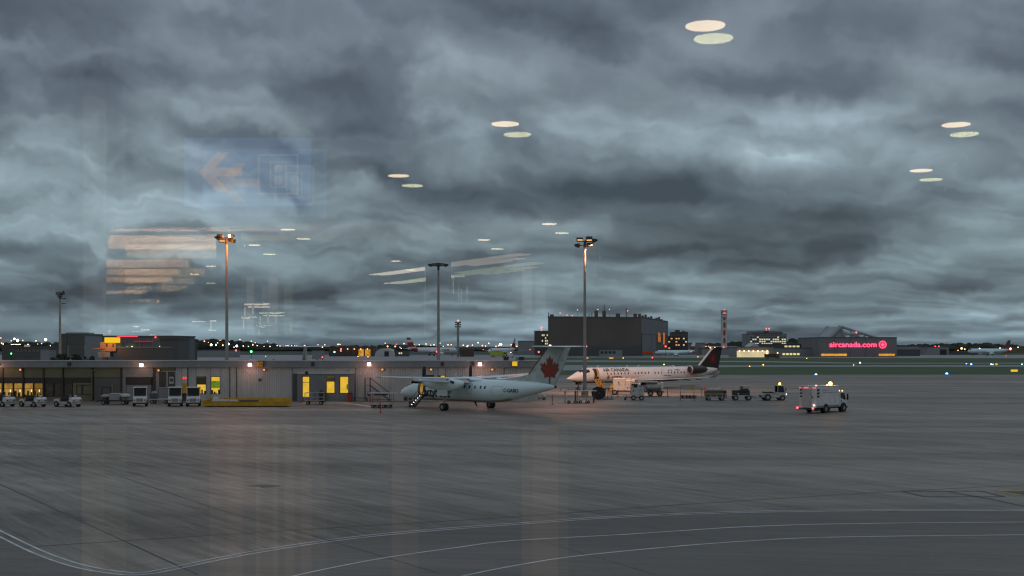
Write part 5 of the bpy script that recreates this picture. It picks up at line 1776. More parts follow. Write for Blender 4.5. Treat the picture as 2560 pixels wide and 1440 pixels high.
# white box truck, driving away, nose towards +x
q = gp(2062, 1033)
bt = thing('box_truck', 'tall white box truck with red rear lamps, amber roof beacon and dark side vents', 'truck', (q[0] + .2, q[1] + 1.4, .04), R(44))
b = MB()
b.prism([(-3.3, -1.12, .62), (1.55, -1.12, .62), (1.55, -1.12, 2.98), (-3.3, -1.12, 2.98)], (0, 2.24, 0))
b.build('box_body', m_white, bt, bevel=.06)
MB().box(-3.32, 1.60, -1.14, 1.14, 2.99, 3.06).build('box_roof', m_tent, bt, bevel=.05)
MB().box(-3.25, 1.55, -1.14, -1.125, .64, .86).build('side_skirt', m_grey, bt)
MB().box(-2.0, 1.5, -1.135, -1.122, 2.28, 2.33).build('waist_rail', m_grey, bt)
for x in (-.4, .5):
    MB().box(x, x + .02, -1.13, -1.122, .9, 2.25).build('panel_seam', m_lgrey, bt)
for i in range(3):
    z = 2.62 - i * .36
    MB().prism([(-3.15, -1.16, z - .10), (-2.75, -1.16, z - .10), (-2.62, -1.16, z + .10), (-3.15, -1.16, z + .10)], (0, .036, 0)).build('side_vent', m_black, bt)
    MB().prism([(-3.34, .95, z - .09), (-3.34, .72, z - .09), (-3.34, .66, z + .07), (-3.34, .95, z + .07)], (.036, 0, 0)).build('rear_vent', m_black, bt)
vs, fs = text_mesh('SERVICE', .24, 1.25)
MB().mesh([(-2.0 + v.x, -1.128, 2.48 + v.y) for v in vs], fs).build('side_lettering', m_grey, bt, fix=False)
b = MB()
b.box(-3.325, -3.31, -.45, .75, .75, 2.72)
b.build('rear_door', m_wpanel, bt)
MB().box(-3.335, -3.326, -.50, -.47, .75, 2.72).build('door_seam', m_grey, bt)
MB().box(-3.37, -3.33, -.66, -.58, 1.75, 1.95).build('door_handle', m_black, bt)
for y, w in ((.95, .10), (.35, .17), (.15, .17), (-.05, .12), (-.78, .13), (-1.0, .10)):
    MB().box(-3.36, -3.325, y - w / 2, y + w / 2, 2.82, 2.93).build('rear_marker_lamp', e_redtail, bt)
MB().ball((-3.15, -1.0, 3.12), .12, 8, 5).build('roof_lamp', E('pale_red_lamp', (1, .5, .5), 1.5), bt)
MB().box(-3.75, -3.30, -1.1, 1.1, .42, .55).build('tail_step', m_dark, bt)
for y in (1.02, -.98):
    MB().box(-3.80, -3.76, y - .12, y + .12, .50, .72).build('tail_lamp', E('tail_lamp', (1, .10, .12), 3.0), bt)
MB().ball((-3.40, -.86, .92), .07, 8, 5).build('reverse_lamp', E('reverse_lamp', (1, .9, .75), 5), bt)
be = MB().cyl((.35, -.7, 3.06), (.35, -.7, 3.14), .11, n=10).build('beacon_base', m_dark, bt)
MB().ball((.35, -.7, 3.27), .20, 10, 6, 1.0).build('beacon', E('bright_amber_beacon', (1.0, .52, .08), 22.0), be)
MB().ball((-.35, -.7, 3.12), .07, 8, 5).build('roof_lamp', E('small_amber', (1, .6, .4), 5), bt)
point('beacon_glow', (.35, -1.1, 3.6), (1, .5, .1), 30, .1, bt)
# cab
MB().prism([(1.75, -1.0, .60), (3.42, -1.0, .60), (3.50, -1.0, 1.15), (3.30, -1.0, 1.42), (2.95, -1.0, 2.28), (1.75, -1.0, 2.32)], (0, 2.0, 0)).build('cab', m_white, bt, bevel=.06)
MB().box(1.56, 1.74, -1.0, 1.0, .7, 2.3).build('cab_gap', m_black, bt)
MB().prism([(2.05, -1.025, 1.62), (3.05, -1.025, 1.36), (3.14, -1.025, 1.45), (2.80, -1.025, 2.18), (2.05, -1.025, 2.18)], (0, .02, 0)).build('side_window', m_glass, bt)
MB().prism([(3.325, -.9, 1.46), (3.345, -.9, 1.46), (3.0, -.9, 2.22), (2.98, -.9, 2.22)], (0, 1.8, 0)).build('windscreen', m_glass, bt)
MB().box(2.1, 2.25, -1.03, -1.005, 1.15, 1.32).build('door_handle', m_black, bt)
MB().box(3.2, 3.3, -1.28, -1.12, 1.35, 2.05).build('mirror', m_black, bt)
MB().box(3.42, 3.60, -1.02, 1.02, .40, .62).build('bumper', m_grey, bt)
for y in (-.8, -.4, 0, .4, .8):
    MB().ball((2.75, y, 2.40), .08, 8, 5).build('cab_marker_lamp', E('cab_amber', (1, .36, .10), 4.5), bt)
MB().box(-3.2, 3.3, -.7, .7, .45, .61).build('chassis', m_dark, bt)
for x in (-1.3, 2.55):
    MB().cyl((x, -1.145, .50), (x, -.7, .50), .56, n=20).build('wheel_arch', m_black, bt)
    for s in (-1, 1):
        tyre(bt, x, s * 1.02, .45, .30, rim=m_grey)
MB().box(-2.9, -2.1, -1.0, -.6, .28, .44).build('fuel_tank', m_dark, bt)

# rolling stair and chocks by the siding
rs = thing('rolling_stair', 'dark wheeled steel stair leaning by the ribbed siding behind the pale cart roof', 'stair', (fx(948), YF - 1.6, .04), R(180))
b = MB()
for s in (-.4, .4):
    b.cyl((-1.6, s, .2), (1.05, s, 2.2), .04, n=6).cyl((1.05, s, .1), (1.05, s, 3.2), .04, n=6).cyl((1.75, s, .1), (1.75, s, 3.2), .04, n=6).cyl((-1.6, s, 1.15), (1.05, s, 3.2), .03, n=6).cyl((1.05, s, 3.2), (1.75, s, 3.2), .03, n=6).cyl((-1.6, s, .2), (-1.6, s, 1.15), .03, n=6)
b.build('frame', m_dark, rs)
for i in range(9):
    MB().box(-1.5 + i * .29, -1.24 + i * .29, -.38, .38, .26 + i * .22, .30 + i * .22).build('step', m_dark, rs)
MB().box(1.05, 1.8, -.4, .4, 2.2, 2.25).build('landing', m_dark, rs)
for x in (-1.5, 1.6):
    for y in (-.4, .4):
        tyre(rs, x, y, .12, .08)
lb = thing('red_bin', 'small dark red bin beside the vestibule window', 'bin', (fx(879), YF - 1.9, .04))
MB().cyl((0, 0, 0), (0, 0, 1.1), .28, .32, 12).build('bin_body', m_red, lb, smooth=True)
MB().cyl((0, 0, 1.1), (0, 0, 1.2), .34, n=12).build('bin_lid', m_black, lb)
lb = thing('low_bench', 'low reddish bench along the siding next to the vestibule', 'bench', (fx(903), YF - 1.0, .04))
MB().box(-1.1, 1.1, -.2, .2, .42, .50).build('seat', m_brick, lb)
for x in (-.9, .9):
    MB().box(x - .06, x + .06, -.18, .18, 0, .419).build('leg', m_dark, lb)
lb = thing('dark_cabinet', 'dark waste container standing beside the lit vestibule window', 'container', (fx(811), YF - 1.9, .04))
MB().prism([(-.5, -.3, 0), (.5, -.3, 0), (.5, -.3, 1.25), (-.2, -.3, 1.55), (-.5, -.3, 1.3)], (0, .6, 0)).build('container_body', m_black, lb)
MB().box(-.52, .52, -.33, -.305, .9, .96).build('handle_bar', m_dark, lb)
wc = thing('wheel_chock_cart', 'small white rounded tow unit on the ground behind the turboprop tail', 'tow unit', gp(1352, 1000), R(10))
MB().box(-.7, .7, -.35, .35, .18, .45).build('body', m_dirtyw, wc, bevel=.08)
MB().ball((.4, 0, .5), .32, 10, 6, .7).build('hood', m_tent, wc, smooth=True)
for x in (-.45, .45):
    for y in (-.35, .35):
        tyre(wc, x, y, .18, .12)

# ---------------------------------------------------------------- far side of the field
def building(name, label, px0, px1, py0, py1, D, depth, mat, cat='building', rz=0.0, roof=None, wins=(), wmats=None, ww=None):
    """box building standing at distance D; wins = rows of (px0, px1, count, py0, py1, chance lit)"""
    k = D / FPX
    x0, x1 = (px0 - 1280) * k, (px1 - 1280) * k
    zt = EYE - (py0 - HZN) * k
    cx = (x0 + x1) / 2
    t = thing(name, label, cat, (cx, D, 0), rz)
    MB().box(x0 - cx, x1 - cx, 0, depth, 0, zt).build('wall', mat, t)
    MB().box(x0 - cx - .2, x1 - cx + .2, -.2, depth + .2, zt + .002, zt + max(.4, k * 1.2)).build('roof', roof or m_bldgd, t)
    made = {}
    for a, c, n, q0, q1, lit in wins:
        st = (c - a) / n
        for i in range(n):
            on = rnd.random() < lit
            m = (wmats or (e_win, m_dglass))[0 if on else 1]
            wx0, wx1 = (a + st * (i + .15) - 1280) * k - cx, (a + st * (i + .85) - 1280) * k - cx
            wz0, wz1 = EYE - (q1 - HZN) * k, EYE - (q0 - HZN) * k
            key = (round(wx1 - wx0, 2), round(wz1 - wz0, 2), m.name)
            if key not in made:
                o = MB().box(0, wx1 - wx0, -.12, .1, 0, wz1 - wz0).build('window', m, t)
                made[key] = o
            else:
                o = made[key].copy()
                COL.objects.link(o)
            o.location = (wx0, 0, wz0)
    return t


def far_part(t, mb, name, mat):
    return mb.build(name, mat, t)


# great dark hangar
D1, D2, D3 = 896.0, 912.0, 1065.0
A, B, C_ = Vector(((1370 - 1280) / FPX * D1, D1, 0)), Vector(((1603 - 1280) / FPX * D2, D2, 0)), Vector(((1669.5 - 1280) / FPX * D3, D3, 0))
HH = EYE + 69.0 / FPX * D1 + .6
hg = thing('great_hangar', 'huge dark boxy hangar with a plain front and pale sliding doors on its side', 'hangar', A)
Dd = A + (C_ - B)
pl = [p - A for p in (A, B, C_, Dd)]
MB().loft([[(p.x, p.y, 0) for p in pl], [(p.x, p.y, HH) for p in pl]]).build('wall', m_hangar, hg)
MB().loft([[(p.x * 1.004 - .2, p.y * 1.004 - .2, HH + .02) for p in pl], [(p.x * 1.004 - .2, p.y * 1.004 - .2, HH + 1.0) for p in pl]]).build('roof', m_bldgd, hg)
fd = (B - A).normalized()
fn_ = Vector((fd.y, -fd.x, 0))
sd_ = (C_ - B).normalized()
sn = Vector((sd_.y, -sd_.x, 0))


def on_face(o, d, nrm, a0, a1, z0, z1, off, th=.3):
    p0, p1 = o + d * a0 + nrm * off, o + d * a1 + nrm * off
    return MB().loft([[(p0.x, p0.y, z0), (p1.x, p1.y, z0), (p1.x, p1.y, z1), (p0.x, p0.y, z1)], [(p0.x - nrm.x * th, p0.y - nrm.y * th, z0), (p1.x - nrm.x * th, p1.y - nrm.y * th, z0), (p1.x - nrm.x * th, p1.y - nrm.y * th, z1), (p0.x - nrm.x * th, p0.y - nrm.y * th, z1)]])


O0, OB = Vector((0, 0, 0)), B - A
Lf, Ls = (B - A).length, (C_ - B).length
on_face(O0, fd, fn_, 0, Lf, 0, 7.5, .25).build('front_base', m_bldgd, hg)
on_face(OB, sd_, sn, .5, Ls, HH - 12, HH - .1, .25).build('door_header', m_hangar2, hg)
for i in range(6):
    a0, a1 = 2 + i * (Ls - 4) / 6, 2 + (i + 1) * (Ls - 4) / 6 - .6
    on_face(OB, sd_, sn, a0, a1, 0, HH - 12.5, .3 if i % 2 else .5).build('sliding_door', m_hangar2 if i < 3 else m_hangar, hg)
for a0, a1, z0, z1 in ((92, 97, 11, 19), (100, 104, 11, 18), (123, 131, 9, 19)):
    on_face(OB, sd_, sn, a0, a1, z0, z1, .8, .2).build('lit_window', E('orange_hangar_window', (1.0, .32, .10), .6, var=.5, scale=.3), hg)
on_face(OB, sd_, sn, 3, 60, 1.5, 3.4, .85, .2).build('red_awning', E('dim_red_canopy', (.6, .10, .02), .25, var=.5, scale=.3), hg)
for k, (px, h, w) in enumerate(((1380, 1.6, 3.0), (1491, 4.6, 2.6), (1511, 4.6, 2.6), (1546, 2.6, 3.2), (1590, 2.5, 2.5), (1601, 2.5, 2.0))):
    f = (px - 1370) / 233
    p = OB * f + Vector((0, 5, 0))
    MB().box(p.x - w / 2, p.x + w / 2, p.y, p.y + 3, HH + 1, HH + 1 + h).build('roof_unit', m_hangar, hg)
for k in range(9):
    p = OB + (C_ - B) * (.08 + k * .1) + Vector((-3, 0, 0))
    MB().box(p.x - .9, p.x + .9, p.y, p.y + 2, HH + 1, HH + 1.8 + (k * 7 % 5) * .5).build('roof_unit', m_hangar, hg)
b = MB()
for px, h in ((1473, 3), (1480, 4), (1511, 10), (1567, 8), (1372, 4)):
    p = OB * ((px - 1370) / 233) + Vector((0, 6, 0))
    b.cyl((p.x, p.y, HH), (p.x, p.y, HH + h), .35, n=6)
b.build('roof_mast', m_hangar, hg)
for px, z in ((1400, 3.5), (1417, 2), (1430, 1.6), (1443, 6), (1494, 6.5), (1523, 6.5), (1569, 5.5)):
    p = OB * ((px - 1370) / 233) + Vector((0, 1, 0))
    MB().cyl((p.x, p.y, HH + 1), (p.x, p.y, HH + z), .08, n=5).build('lamp_stem', m_hangar, hg)
    MB().ball((p.x, p.y, HH + z), .42, 6, 4).build('obstruction_lamp', E('dim_red_lamp', (1, .25, .22), 2.2), hg)

building('office_block', 'small office block with lit windows beside the dark hangar front', 1337, 1371, 828, 890, 980, 25, m_bldgd, wins=[(1354, 1370, 4, 836 + r * 7, 840 + r * 7, .35) for r in range(4)])
MB().cyl((0, 5, 19), (0, 5, 23), .3, n=6).ball((0, 5, 23), .6, 6, 4).build('roof_mast', e_redl, bpy.data.objects['office_block'])
building('white_hall', 'low pale hall with two bright white lamps left of the dark hangar', 1295, 1338, 853, 890, 1100, 20, m_bldg)
building('long_shed', 'long pale shed in front of the dark hangar base', 1500, 1556, 875, 888, 850, 10, m_bldg, wins=[(1500, 1540, 4, 878, 884, .3)])
t = building('stepped_office', 'dark stepped office block behind the side of the dark hangar', 1668, 1702, 841, 888, 1150, 20, m_brick, wins=[(1670, 1700, 5, 845 + r * 8, 848 + r * 8, .3) for r in range(4)], wmats=(E('amber_window', (1, .6, .25), .7), m_dglass))
building('dark_tower_block', 'dark office block with roof boxes right behind the stepped office', 1681, 1720, 831, 888, 1170, 20, m_bldgd, wins=[(1684, 1718, 6, 845 + r * 8, 848 + r * 8, .25) for r in range(3)])
t = bpy.data.objects['dark_tower_block']
MB().box(-4, 0, 3, 9, 20.5, 23.5).box(3, 5, 3, 9, 20.5, 22.5).build('roof_box', m_bldgd, t)
building('low_grey_block', 'low grey block between the stepped office and the control tower', 1722, 1763, 858, 888, 1200, 20, m_bldg)
building('pale_shed', 'pale low shed between the parked teal airliner and the control tower', 1755, 1842, 872, 890, 1000, 20, m_bldg)

# control tower
k = 1500 / FPX
tw = thing('control_tower', 'slender pale control tower with four red blocks and red lamps on top', 'tower', ((1811 - 1280) * k, 1500, 0))
MB().box(-3.3, 3.3, 0, 6, 0, 44).build('shaft', m_tower, tw)
for i in range(4):
    z = 11.5 + i * 9.7
    MB().box(-1.15, 1.15, -.3, -.02, z, z + 6.2).build('red_block', m_red, tw)
MB().box(-3.6, 3.6, -.5, 6.5, 44.05, 47).build('cab_base', m_tower, tw)
MB().box(-3.3, 3.3, -.3, 6.3, 47.02, 51).build('cab_window_band', m_bldg, tw)
MB().box(-3.7, 3.7, -.6, 6.6, 51.02, 53).build('cab_roof', m_tower, tw)
for x, z in ((-1.6, 49), (0, 49.5), (1.6, 49), (0, 53.6)):
    MB().ball((x, -.6, z), .5, 6, 4).build('red_lamp', E('tower_red', (1, .12, .15), 3.0), tw)
MB().ball((-1, -.8, 6.5), .8, 6, 4).build('red_lamp', E('tower_red', (1, .12, .15), 3.0), tw)

# glazed office with stepped roof
t = building('terraced_office', 'wide office building with rows of lit windows and a set-back roof storey', 1872, 1967, 835.5, 888, 1350, 40, m_bldg,
             wins=[(1875, 1965, 16, 841.5 + r * 5.4, 844.6 + r * 5.4, (.45, .6, .6, .7)[r]) for r in range(4)] + [(1872, 1967, 1, 837.2, 838.6, 0)])
k = 1350 / FPX
zt = EYE + (HZN - 835.5) * k
MB().box(-38 * k, 39 * k, 4, 36, zt + .6, zt + 8 * k).build('roof_storey', m_bldg, t)
MB().box(-38.5 * k, 39.5 * k, 3.6, 3.9, zt + 1.2, zt + 4 * k).build('window_band', m_bldgd, t)
MB().box(-9 * k, 4 * k, 3.4, 3.6, zt + 5 * k, zt + 7 * k).build('roof_sign', m_black, t)
MB().box(-20 * k, 22 * k, 6, 30, zt + 8.1 * k, zt + 9.6 * k).build('plant_room', m_bldg, t)
for x in (-1.5, 5.5):
    MB().ball((x * k, 5, zt + 14.5 * k), .7, 6, 4).cyl((x * k, 5, zt + 9 * k), (x * k, 5, zt + 14.5 * k), .15, n=5).build('obstruction_lamp', E('dim_red_lamp', (1, .25, .22), 2.2), t)

# bright hangar front and long low terminal
t = building('bright_hangar', 'low wide hangar with a brightly lit pale folding front', 1842, 1934, 868, 893, 800, 30, m_bldg)
k = 800 / FPX
for i in range(12):
    x0, x1 = (-46 + i * 6.7) * k, (-46 + i * 6.7 + 6.4) * k
    MB().box(x0, x1, -.4, -.05, .1, 18 * k * .9).build('lit_door', e_winw, t)
for i in range(7):
    MB().ball(((-40 + i * 11.5) * k, -1.2, 17.6 * k * .9), .45, 6, 4).build('wash_lamp', e_warm, t)
MB().prism([(-12 * k, 2, 6.9), (0, 2, 6.9 + 10 * k), (14 * k, 2, 6.9)], (0, 20, 0)).build('tent_roof', m_tent, t)
building('low_terminal', 'long low grey building with small yellow windows between the bright hangar and the red-lettered hangar', 1932, 2048, 871, 893, 850, 25, m_bldg, wins=[(1955, 2000, 5, 883, 887.5, .75), (2036, 2047, 1, 883.5, 887.5, 1)], wmats=(E('pale_yellow_window', (1, .85, .35), .9), m_dglass))
building('upper_gallery', 'dark upper storey with a few lamps above the long low terminal', 1905, 2047, 861, 872, 880, 20, m_bldgd, wins=[(1960, 2040, 8, 864, 868, .2)])

# hangar with red lettering
k = 830 / FPX
ah = thing('lettered_hangar', 'grey hangar front with glowing red letters and a triangular truss on its roof', 'hangar', ((2145 - 1280) * k, 830, 0))
zt = EYE + (HZN - 844.5) * k
MB().box(-98 * k, 97 * k, 0, 60, 0, zt).build('wall', m_hangar2, ah)
MB().box(-98.6 * k, 97.6 * k, -.3, 60.3, zt + .01, zt + .5).build('roof', m_bldgd, ah)
for i in range(1, 5):
    x = (-98 + 39 * i) * k
    MB().box(x - .15, x + .15, -.12, -.01, 0, zt).build('panel_seam', m_hangar, ah)
for a, c in ((-92, -27), (52, 93)):
    for i in range(int((c - a) / 8)):
        x = a + 8 * i
        MB().box(x * k, (x + 7.6) * k, -.3, -.02, EYE - (889.5 - HZN) * k, EYE - (884.5 - HZN) * k).build('strip_window', e_amberstrip, ah)
vs, fs = text_mesh('aircanada.com', 14.0 * k * 1.25, 1.0, .0, .05)
wt_ = max(v.x for v in vs)
sx_ = 118 * k / wt_
MB().mesh([(-72 * k + v.x * sx_, -.6, EYE - (867.3 - HZN) * k + v.y) for v in vs], fs).build('red_lettering', e_neon, ah, fix=False)
cx_, cz_ = 61 * k, EYE - (861.5 - HZN) * k
b = MB()
for i in range(32):
    a0, a1 = i * math.pi / 16, (i + 1) * math.pi / 16
    if i == 24:
        continue
    b.face([(cx_ + r * k * math.cos(a), -.6, cz_ + r * k * math.sin(a)) for r, a in ((7.2, a0), (9.4, a0), (9.4, a1), (7.2, a1))])
vs, fs = leaf_mesh(9.5 * k, 9.5 * k)
b.mesh([(cx_ + v.x, -.6, cz_ + v.y) for v in vs], fs)
b.build('red_roundel', e_neon, ah, fix=False)
m_truss = M('pale_truss_steel', (.34, .37, .37), .6)
T = lambda x, y, yy=6.0: Vector(((x - 2145) * k, yy, EYE - (y - HZN) * k))
for nm, a, c, r in (('truss_leg', (2108, 816), (2080, 846), 1.6), ('truss_chord', (2108, 816), (2206, 847), .95), ('truss_leg', (2108, 816), (2118, 846), 1.0), ('truss_chord', (2118, 836), (2170, 834), .7), ('truss_brace', (2132, 826), (2138, 846), .5), ('truss_brace', (2138, 846), (2152, 832), .5), ('truss_brace', (2158, 846), (2146, 832), .5), ('truss_brace', (2172, 838), (2158, 846), .5)):
    MB().cyl(T(*a), T(*c), r, n=8).build(nm, m_truss, ah)
    MB().cyl(T(*a, 40), T(*c, 40), r, n=8).build(nm, m_truss, ah)
MB().prism([T(2076, 846), T(2107.5, 815.5), T(2119, 846)], (0, 34, 0)).build('truss_panel', m_truss, ah)
MB().ball(T(2145, 831, 4), .6, 6, 4).build('red_lamp', E('tower_red', (1, .12, .15), 3.0), ah)

# sheds and structures right of it
building('dark_shed', 'dark low shed immediately past the red-lettered hangar', 2244, 2300, 875, 891, 900, 12, m_bldgd)
building('pale_hall', 'pale hall with a dark open doorway past the red-lettered hangar', 2318, 2372, 868, 891, 1000, 20, m_bldg, wins=[(2346, 2370, 1, 873, 889, 0)])
building('grey_shop', 'grey workshop between the dark shed and the pale hall', 2250, 2318, 866, 889, 1050, 15, m_bldg)
building('dark_long_shed', 'long dark shed behind the far teal airliner', 2372, 2445, 880, 891, 1010, 12, m_bldgd)
building('lit_roof_hall', 'far hall with a dim yellowish roof near the frame edge', 2517, 2560, 868, 889, 1250, 20, M('dim_ochre_wall', (.16, .15, .07), .8))

# things beyond the concourse roof
bb = building('twin_panel_block', 'dark block with two big blank panels behind the concourse roof', 151, 214, 838, 930, 300, 12, m_bldg)
k = 300 / FPX
for a, c in ((-31, -14), (-11, 28)):
    MB().box(a * k, c * k, -.35, -.02, EYE - (862 - HZN) * k, EYE - (839.5 - HZN) * k).build('blank_panel', m_bldgd, bb)
MB().box(-26 * k, 22 * k, 2, 9, EYE - (837 - HZN) * k, EYE - (831 - HZN) * k).build('roof_plant', m_bldg, bb)
for a, c in ((-30, -15), (-9, 27)):
    MB().box(a * k, c * k, -.3, -.02, EYE - (890 - HZN) * k, EYE - (865 - HZN) * k).build('lower_panel', m_bldgd, bb)
building('long_dark_hall', 'long dark hall with a red window reflection drawn on it, behind the concourse roof', 212, 446, 842.5, 930, 345, 18, M('grey_green_wall', (.15, .16, .145), .8))
k = 345 / FPX
lh = bpy.data.objects['long_dark_hall']
X = lambda px: (px - 329) * k
Z = lambda py: EYE - (py - HZN) * k
MB().box(X(294), X(345), -.5, -.25, Z(842.4), Z(840.0)).build('red_reflection_line', E('red_reflection_glow', (1, .06, .10), 1.5), lh)  # window reflections drawn as glowing strips on the hall
MB().box(X(336), X(383), -.4, -.1, Z(855.2), Z(852.6)).build('red_reflection_line', E('dim_red_reflection', (.7, .05, .06), .45), lh)
MB().ball((X(390), -.5, Z(843)), .22, 6, 4).build('red_lamp', e_redl, lh)
for px in (315, 349, 383):
    MB().box(X(px - 1), X(px + 1), -.25, -.05, Z(870), Z(845)).build('pale_post', m_bldg, lh)
for px, py in ((238, 863), (320, 868), (331, 867), (401, 867), (404, 867)):
    MB().ball((X(px), -.4, Z(py)), .16, 6, 4).build('wall_lamp', E('greenish_lamp', (.85, 1.0, .55), 4), lh)
t = building('flat_shed', 'long low flat shed beyond the glazed bays, left of the first dark mast', 5, 126, 869, 905, 390, 12, m_bldgd, wins=[(40, 100, 6, 874, 880, .1)])
building('pale_box_hut', 'pale box hut on the field between the flat shed and the twin panel block', 101, 123, 873, 905, 330, 5, m_bldg)
hd = thing('dark_hedge', 'dark ragged hedge in front of the twin panel block', 'hedge', P(178, HZN, 215) * 1.0)
hd.location.z = 0
r4 = random.Random(5)
b = MB()
for i in range(150):
    x, y, z = r4.uniform(-3.8, 3.8), r4.uniform(-.8, .8), r4.uniform(3.6, 5.6 + .4 * math.sin(i))
    b.ball((x, y, z), r4.uniform(.22, .55), 5, 3, r4.uniform(.6, 1.1))
b.box(-3.6, 3.6, -.6, .6, 0, 4.2)
b.build('foliage', m_foliage, hd, fix=False)
building('lettered_kiosk', 'dark kiosk with a pale scribbled sign behind the concourse roof', 400, 447, 848, 890, 300, 10, m_bldgd)
k3 = 300 / FPX
for i in range(6):
    x = (418 - 423.5 + i * 3.3) * k3
    MB().prism([(x, -.3, EYE - (867.5 - HZN) * k3), (x + .14, -.3, EYE - (867.5 - HZN) * k3), (x + .28, -.3, EYE - (861 - HZN) * k3), (x + .14, -.3, EYE - (861 - HZN) * k3)], (0, .15, 0)).build('sign_stroke', E('pale_sign_stroke', (.8, .8, .65), .45), t)
building('dark_box_shed', 'black box-shaped shed beside the green signal lamp', 453, 478, 859, 892, 420, 8, m_black)
building('rear_shed', 'far long low shed under the horizon lamps between the first mast and the second tail', 480, 590, 876, 890, 800, 12, m_bldg)
building('service_garage', 'low dark garage with open bays glowing orange', 822, 934, 868, 889.5, 880, 20, m_brick)
k = 880 / FPX
sg_ = bpy.data.objects['service_garage']
for i in range(5):
    px = 847 + i * 16.5
    MB().box((px - 878) * k, (px + 13 - 878) * k, -.3, -.02, .1, EYE - (873.5 - HZN) * k).build('bay_opening', e_fire if i > 2 else m_brick, sg_)
    MB().ball(((px + 6 - 878) * k, -1, EYE - (872.5 - HZN) * k), .35, 6, 4).build('bay_lamp', e_warm, sg_)
k = 860 / FPX
tn = thing('fabric_dome', 'white rounded fabric shelter with a dark door beyond the concourse roof', 'shelter', ((961 - 1280) * k, 860, 0))
arc = [(-24 * k + 0 * i, 0, 0) for i in range(0)]
arc = [(-24 * k * math.cos(math.pi * i / 12), 0, 20.5 * k * math.sin(math.pi * i / 12) ** .75) for i in range(13)]
MB().loft([arc, [(x, 24, z) for x, y, z in arc]]).build('fabric_shell', m_tent, tn, smooth=True)
MB().box(0, 11 * k, -.3, -.02, 0, 13 * k).build('door', m_black, tn)
building('lit_hut', 'small dark hut with a bright window beside the white fabric shelter', 985, 1022, 878, 889, 870, 8, m_bldgd, wins=[(996, 1006, 2, 881, 885, 1.0)])
building('brown_hut', 'low brown hut at the foot of the distant concrete mast', 1150, 1184, 876, 889, 845, 10, m_brick)
building('pale_box_hut', 'small pale boxy hut behind the second turboprop tail', 780, 806, 877, 890, 700, 8, m_bldg)

# jet bridge with lit cab on the left
k = 245 / FPX
jb = thing('jet_bridge', 'dark jet bridge with an orange lit cab and a yellow lit box on top', 'jet bridge', ((350 - 1280) * k, 245, 0))
X = lambda px: (px - 350) * k
Z = lambda py: EYE - (py - HZN) * k
MB().prism([(X(292), 0, Z(868)), (X(420), 0, Z(868)), (X(420), 0, Z(902)), (X(318), 0, Z(902)), (X(276), 0, Z(879))], (0, 3.2, 0)).build('tunnel', m_bldgd, jb)
MB().box(X(290), X(422), -.1, 3.3, Z(869.5), Z(867.0)).build('tunnel_roof', m_grey, jb)
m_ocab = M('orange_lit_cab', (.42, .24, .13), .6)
MB().box(X(262), X(291), -.4, 3.0, Z(878), Z(857.5)).build('cab', m_ocab, jb)
MB().box(X(264), X(290), -.7, 2.6, Z(857), Z(843.5)).build('lit_box', E('lit_yellow_box', (1.0, .58, .02), 1.0, var=.12), jb)
for a in (266.5, 282.5):
    MB().box(X(a), X(a + 4), -.46, -.41, Z(867), Z(859.5)).build('cab_window', m_dark, jb)
MB().box(X(252), X(263), -.3, .5, Z(877), Z(855)).build('side_frame', m_ocab, jb)
MB().box(X(233), X(266), -.5, 1.5, Z(872.5), Z(870)).build('walkway', m_ocab, jb)
for i in range(9):
    MB().box(X(256 - i * .4), X(262), -.35, -.05, Z(872 + i * 2.6), Z(871 + i * 2.6)).build('stair_step', m_ocab, jb)
MB().box(X(246), X(276), -.3, 2, Z(893), Z(880)).build('base_block', m_bldg, jb)
MB().cyl((X(262), 1, 0), (X(262), 1, Z(878)), .35, n=8).cyl((X(400), 1.6, 0), (X(400), 1.6, Z(900)), .5, n=8).build('support_leg', m_grey, jb)
point('cab_glow', (X(278), -3.0, Z(846)), (1, .42, .12), 420, .2, jb)

# rescue truck, white truck beside it
k = 800 / FPX
ft = thing('rescue_truck', 'lime yellow fire rescue truck far out beyond the concourse roof', 'fire truck', ((1245 - 1280) * k, 800, .05))
MB().box(-20 * k, 12 * k, 0, 3, 1.0, 3.6).build('body', m_lime, ft)
MB().prism([(12.2 * k, 0, .8), (20 * k, 0, .8), (20.5 * k, 0, 2.0), (18.5 * k, 0, 3.5), (12.2 * k, 0, 3.6)], (0, 3, 0)).build('cab', m_lime, ft)
MB().prism([(14 * k, -.05, 2.1), (19.4 * k, -.05, 2.1), (18.2 * k, -.05, 3.2), (14 * k, -.05, 3.2)], (0, .04, 0)).build('cab_window', m_glass, ft)
MB().box(-18 * k, 6 * k, .5, 2.5, 3.61, 4.0).build('roof_gear', m_grey, ft)
for x in (-14, -9, 12, 17):
    tyre(ft, x * k, .1, .6, .4)
k = 780 / FPX
wt2 = thing('far_white_truck', 'small white truck parked behind the rescue truck', 'truck', ((1276 - 1280) * k, 780, .05))
MB().box(-8 * k, 3 * k, 0, 2.2, .8, 3.2).build('box', m_white, wt2)
MB().prism([(3.2 * k, 0, .7), (7.5 * k, 0, .7), (7.4 * k, 0, 1.7), (6 * k, 0, 2.6), (3.2 * k, 0, 2.6)], (0, 2.2, 0)).build('cab', m_white, wt2)
for x in (-5, 5):
    tyre(wt2, x * k, .1, .5, .3)
k = 700 / FPX
ht = thing('far_crane_truck', 'far dark truck with an orange work lamp in front of the bright hangar', 'truck', ((1925 - 1280) * k, 690, .07))
MB().box(-5, 1, 0, 2.4, .8, 3.0).build('body', m_brick, ht)
MB().prism([(1.2, 0, .7), (3.4, 0, .7), (3.4, 0, 1.8), (2.9, 0, 2.9), (1.2, 0, 2.9)], (0, 2.4, 0)).build('cab', m_bldgd, ht)
MB().ball((-4, -.2, 3.3), .45, 6, 4).build('work_lamp', E('work_lamp', (1, .42, .2), 4), ht)
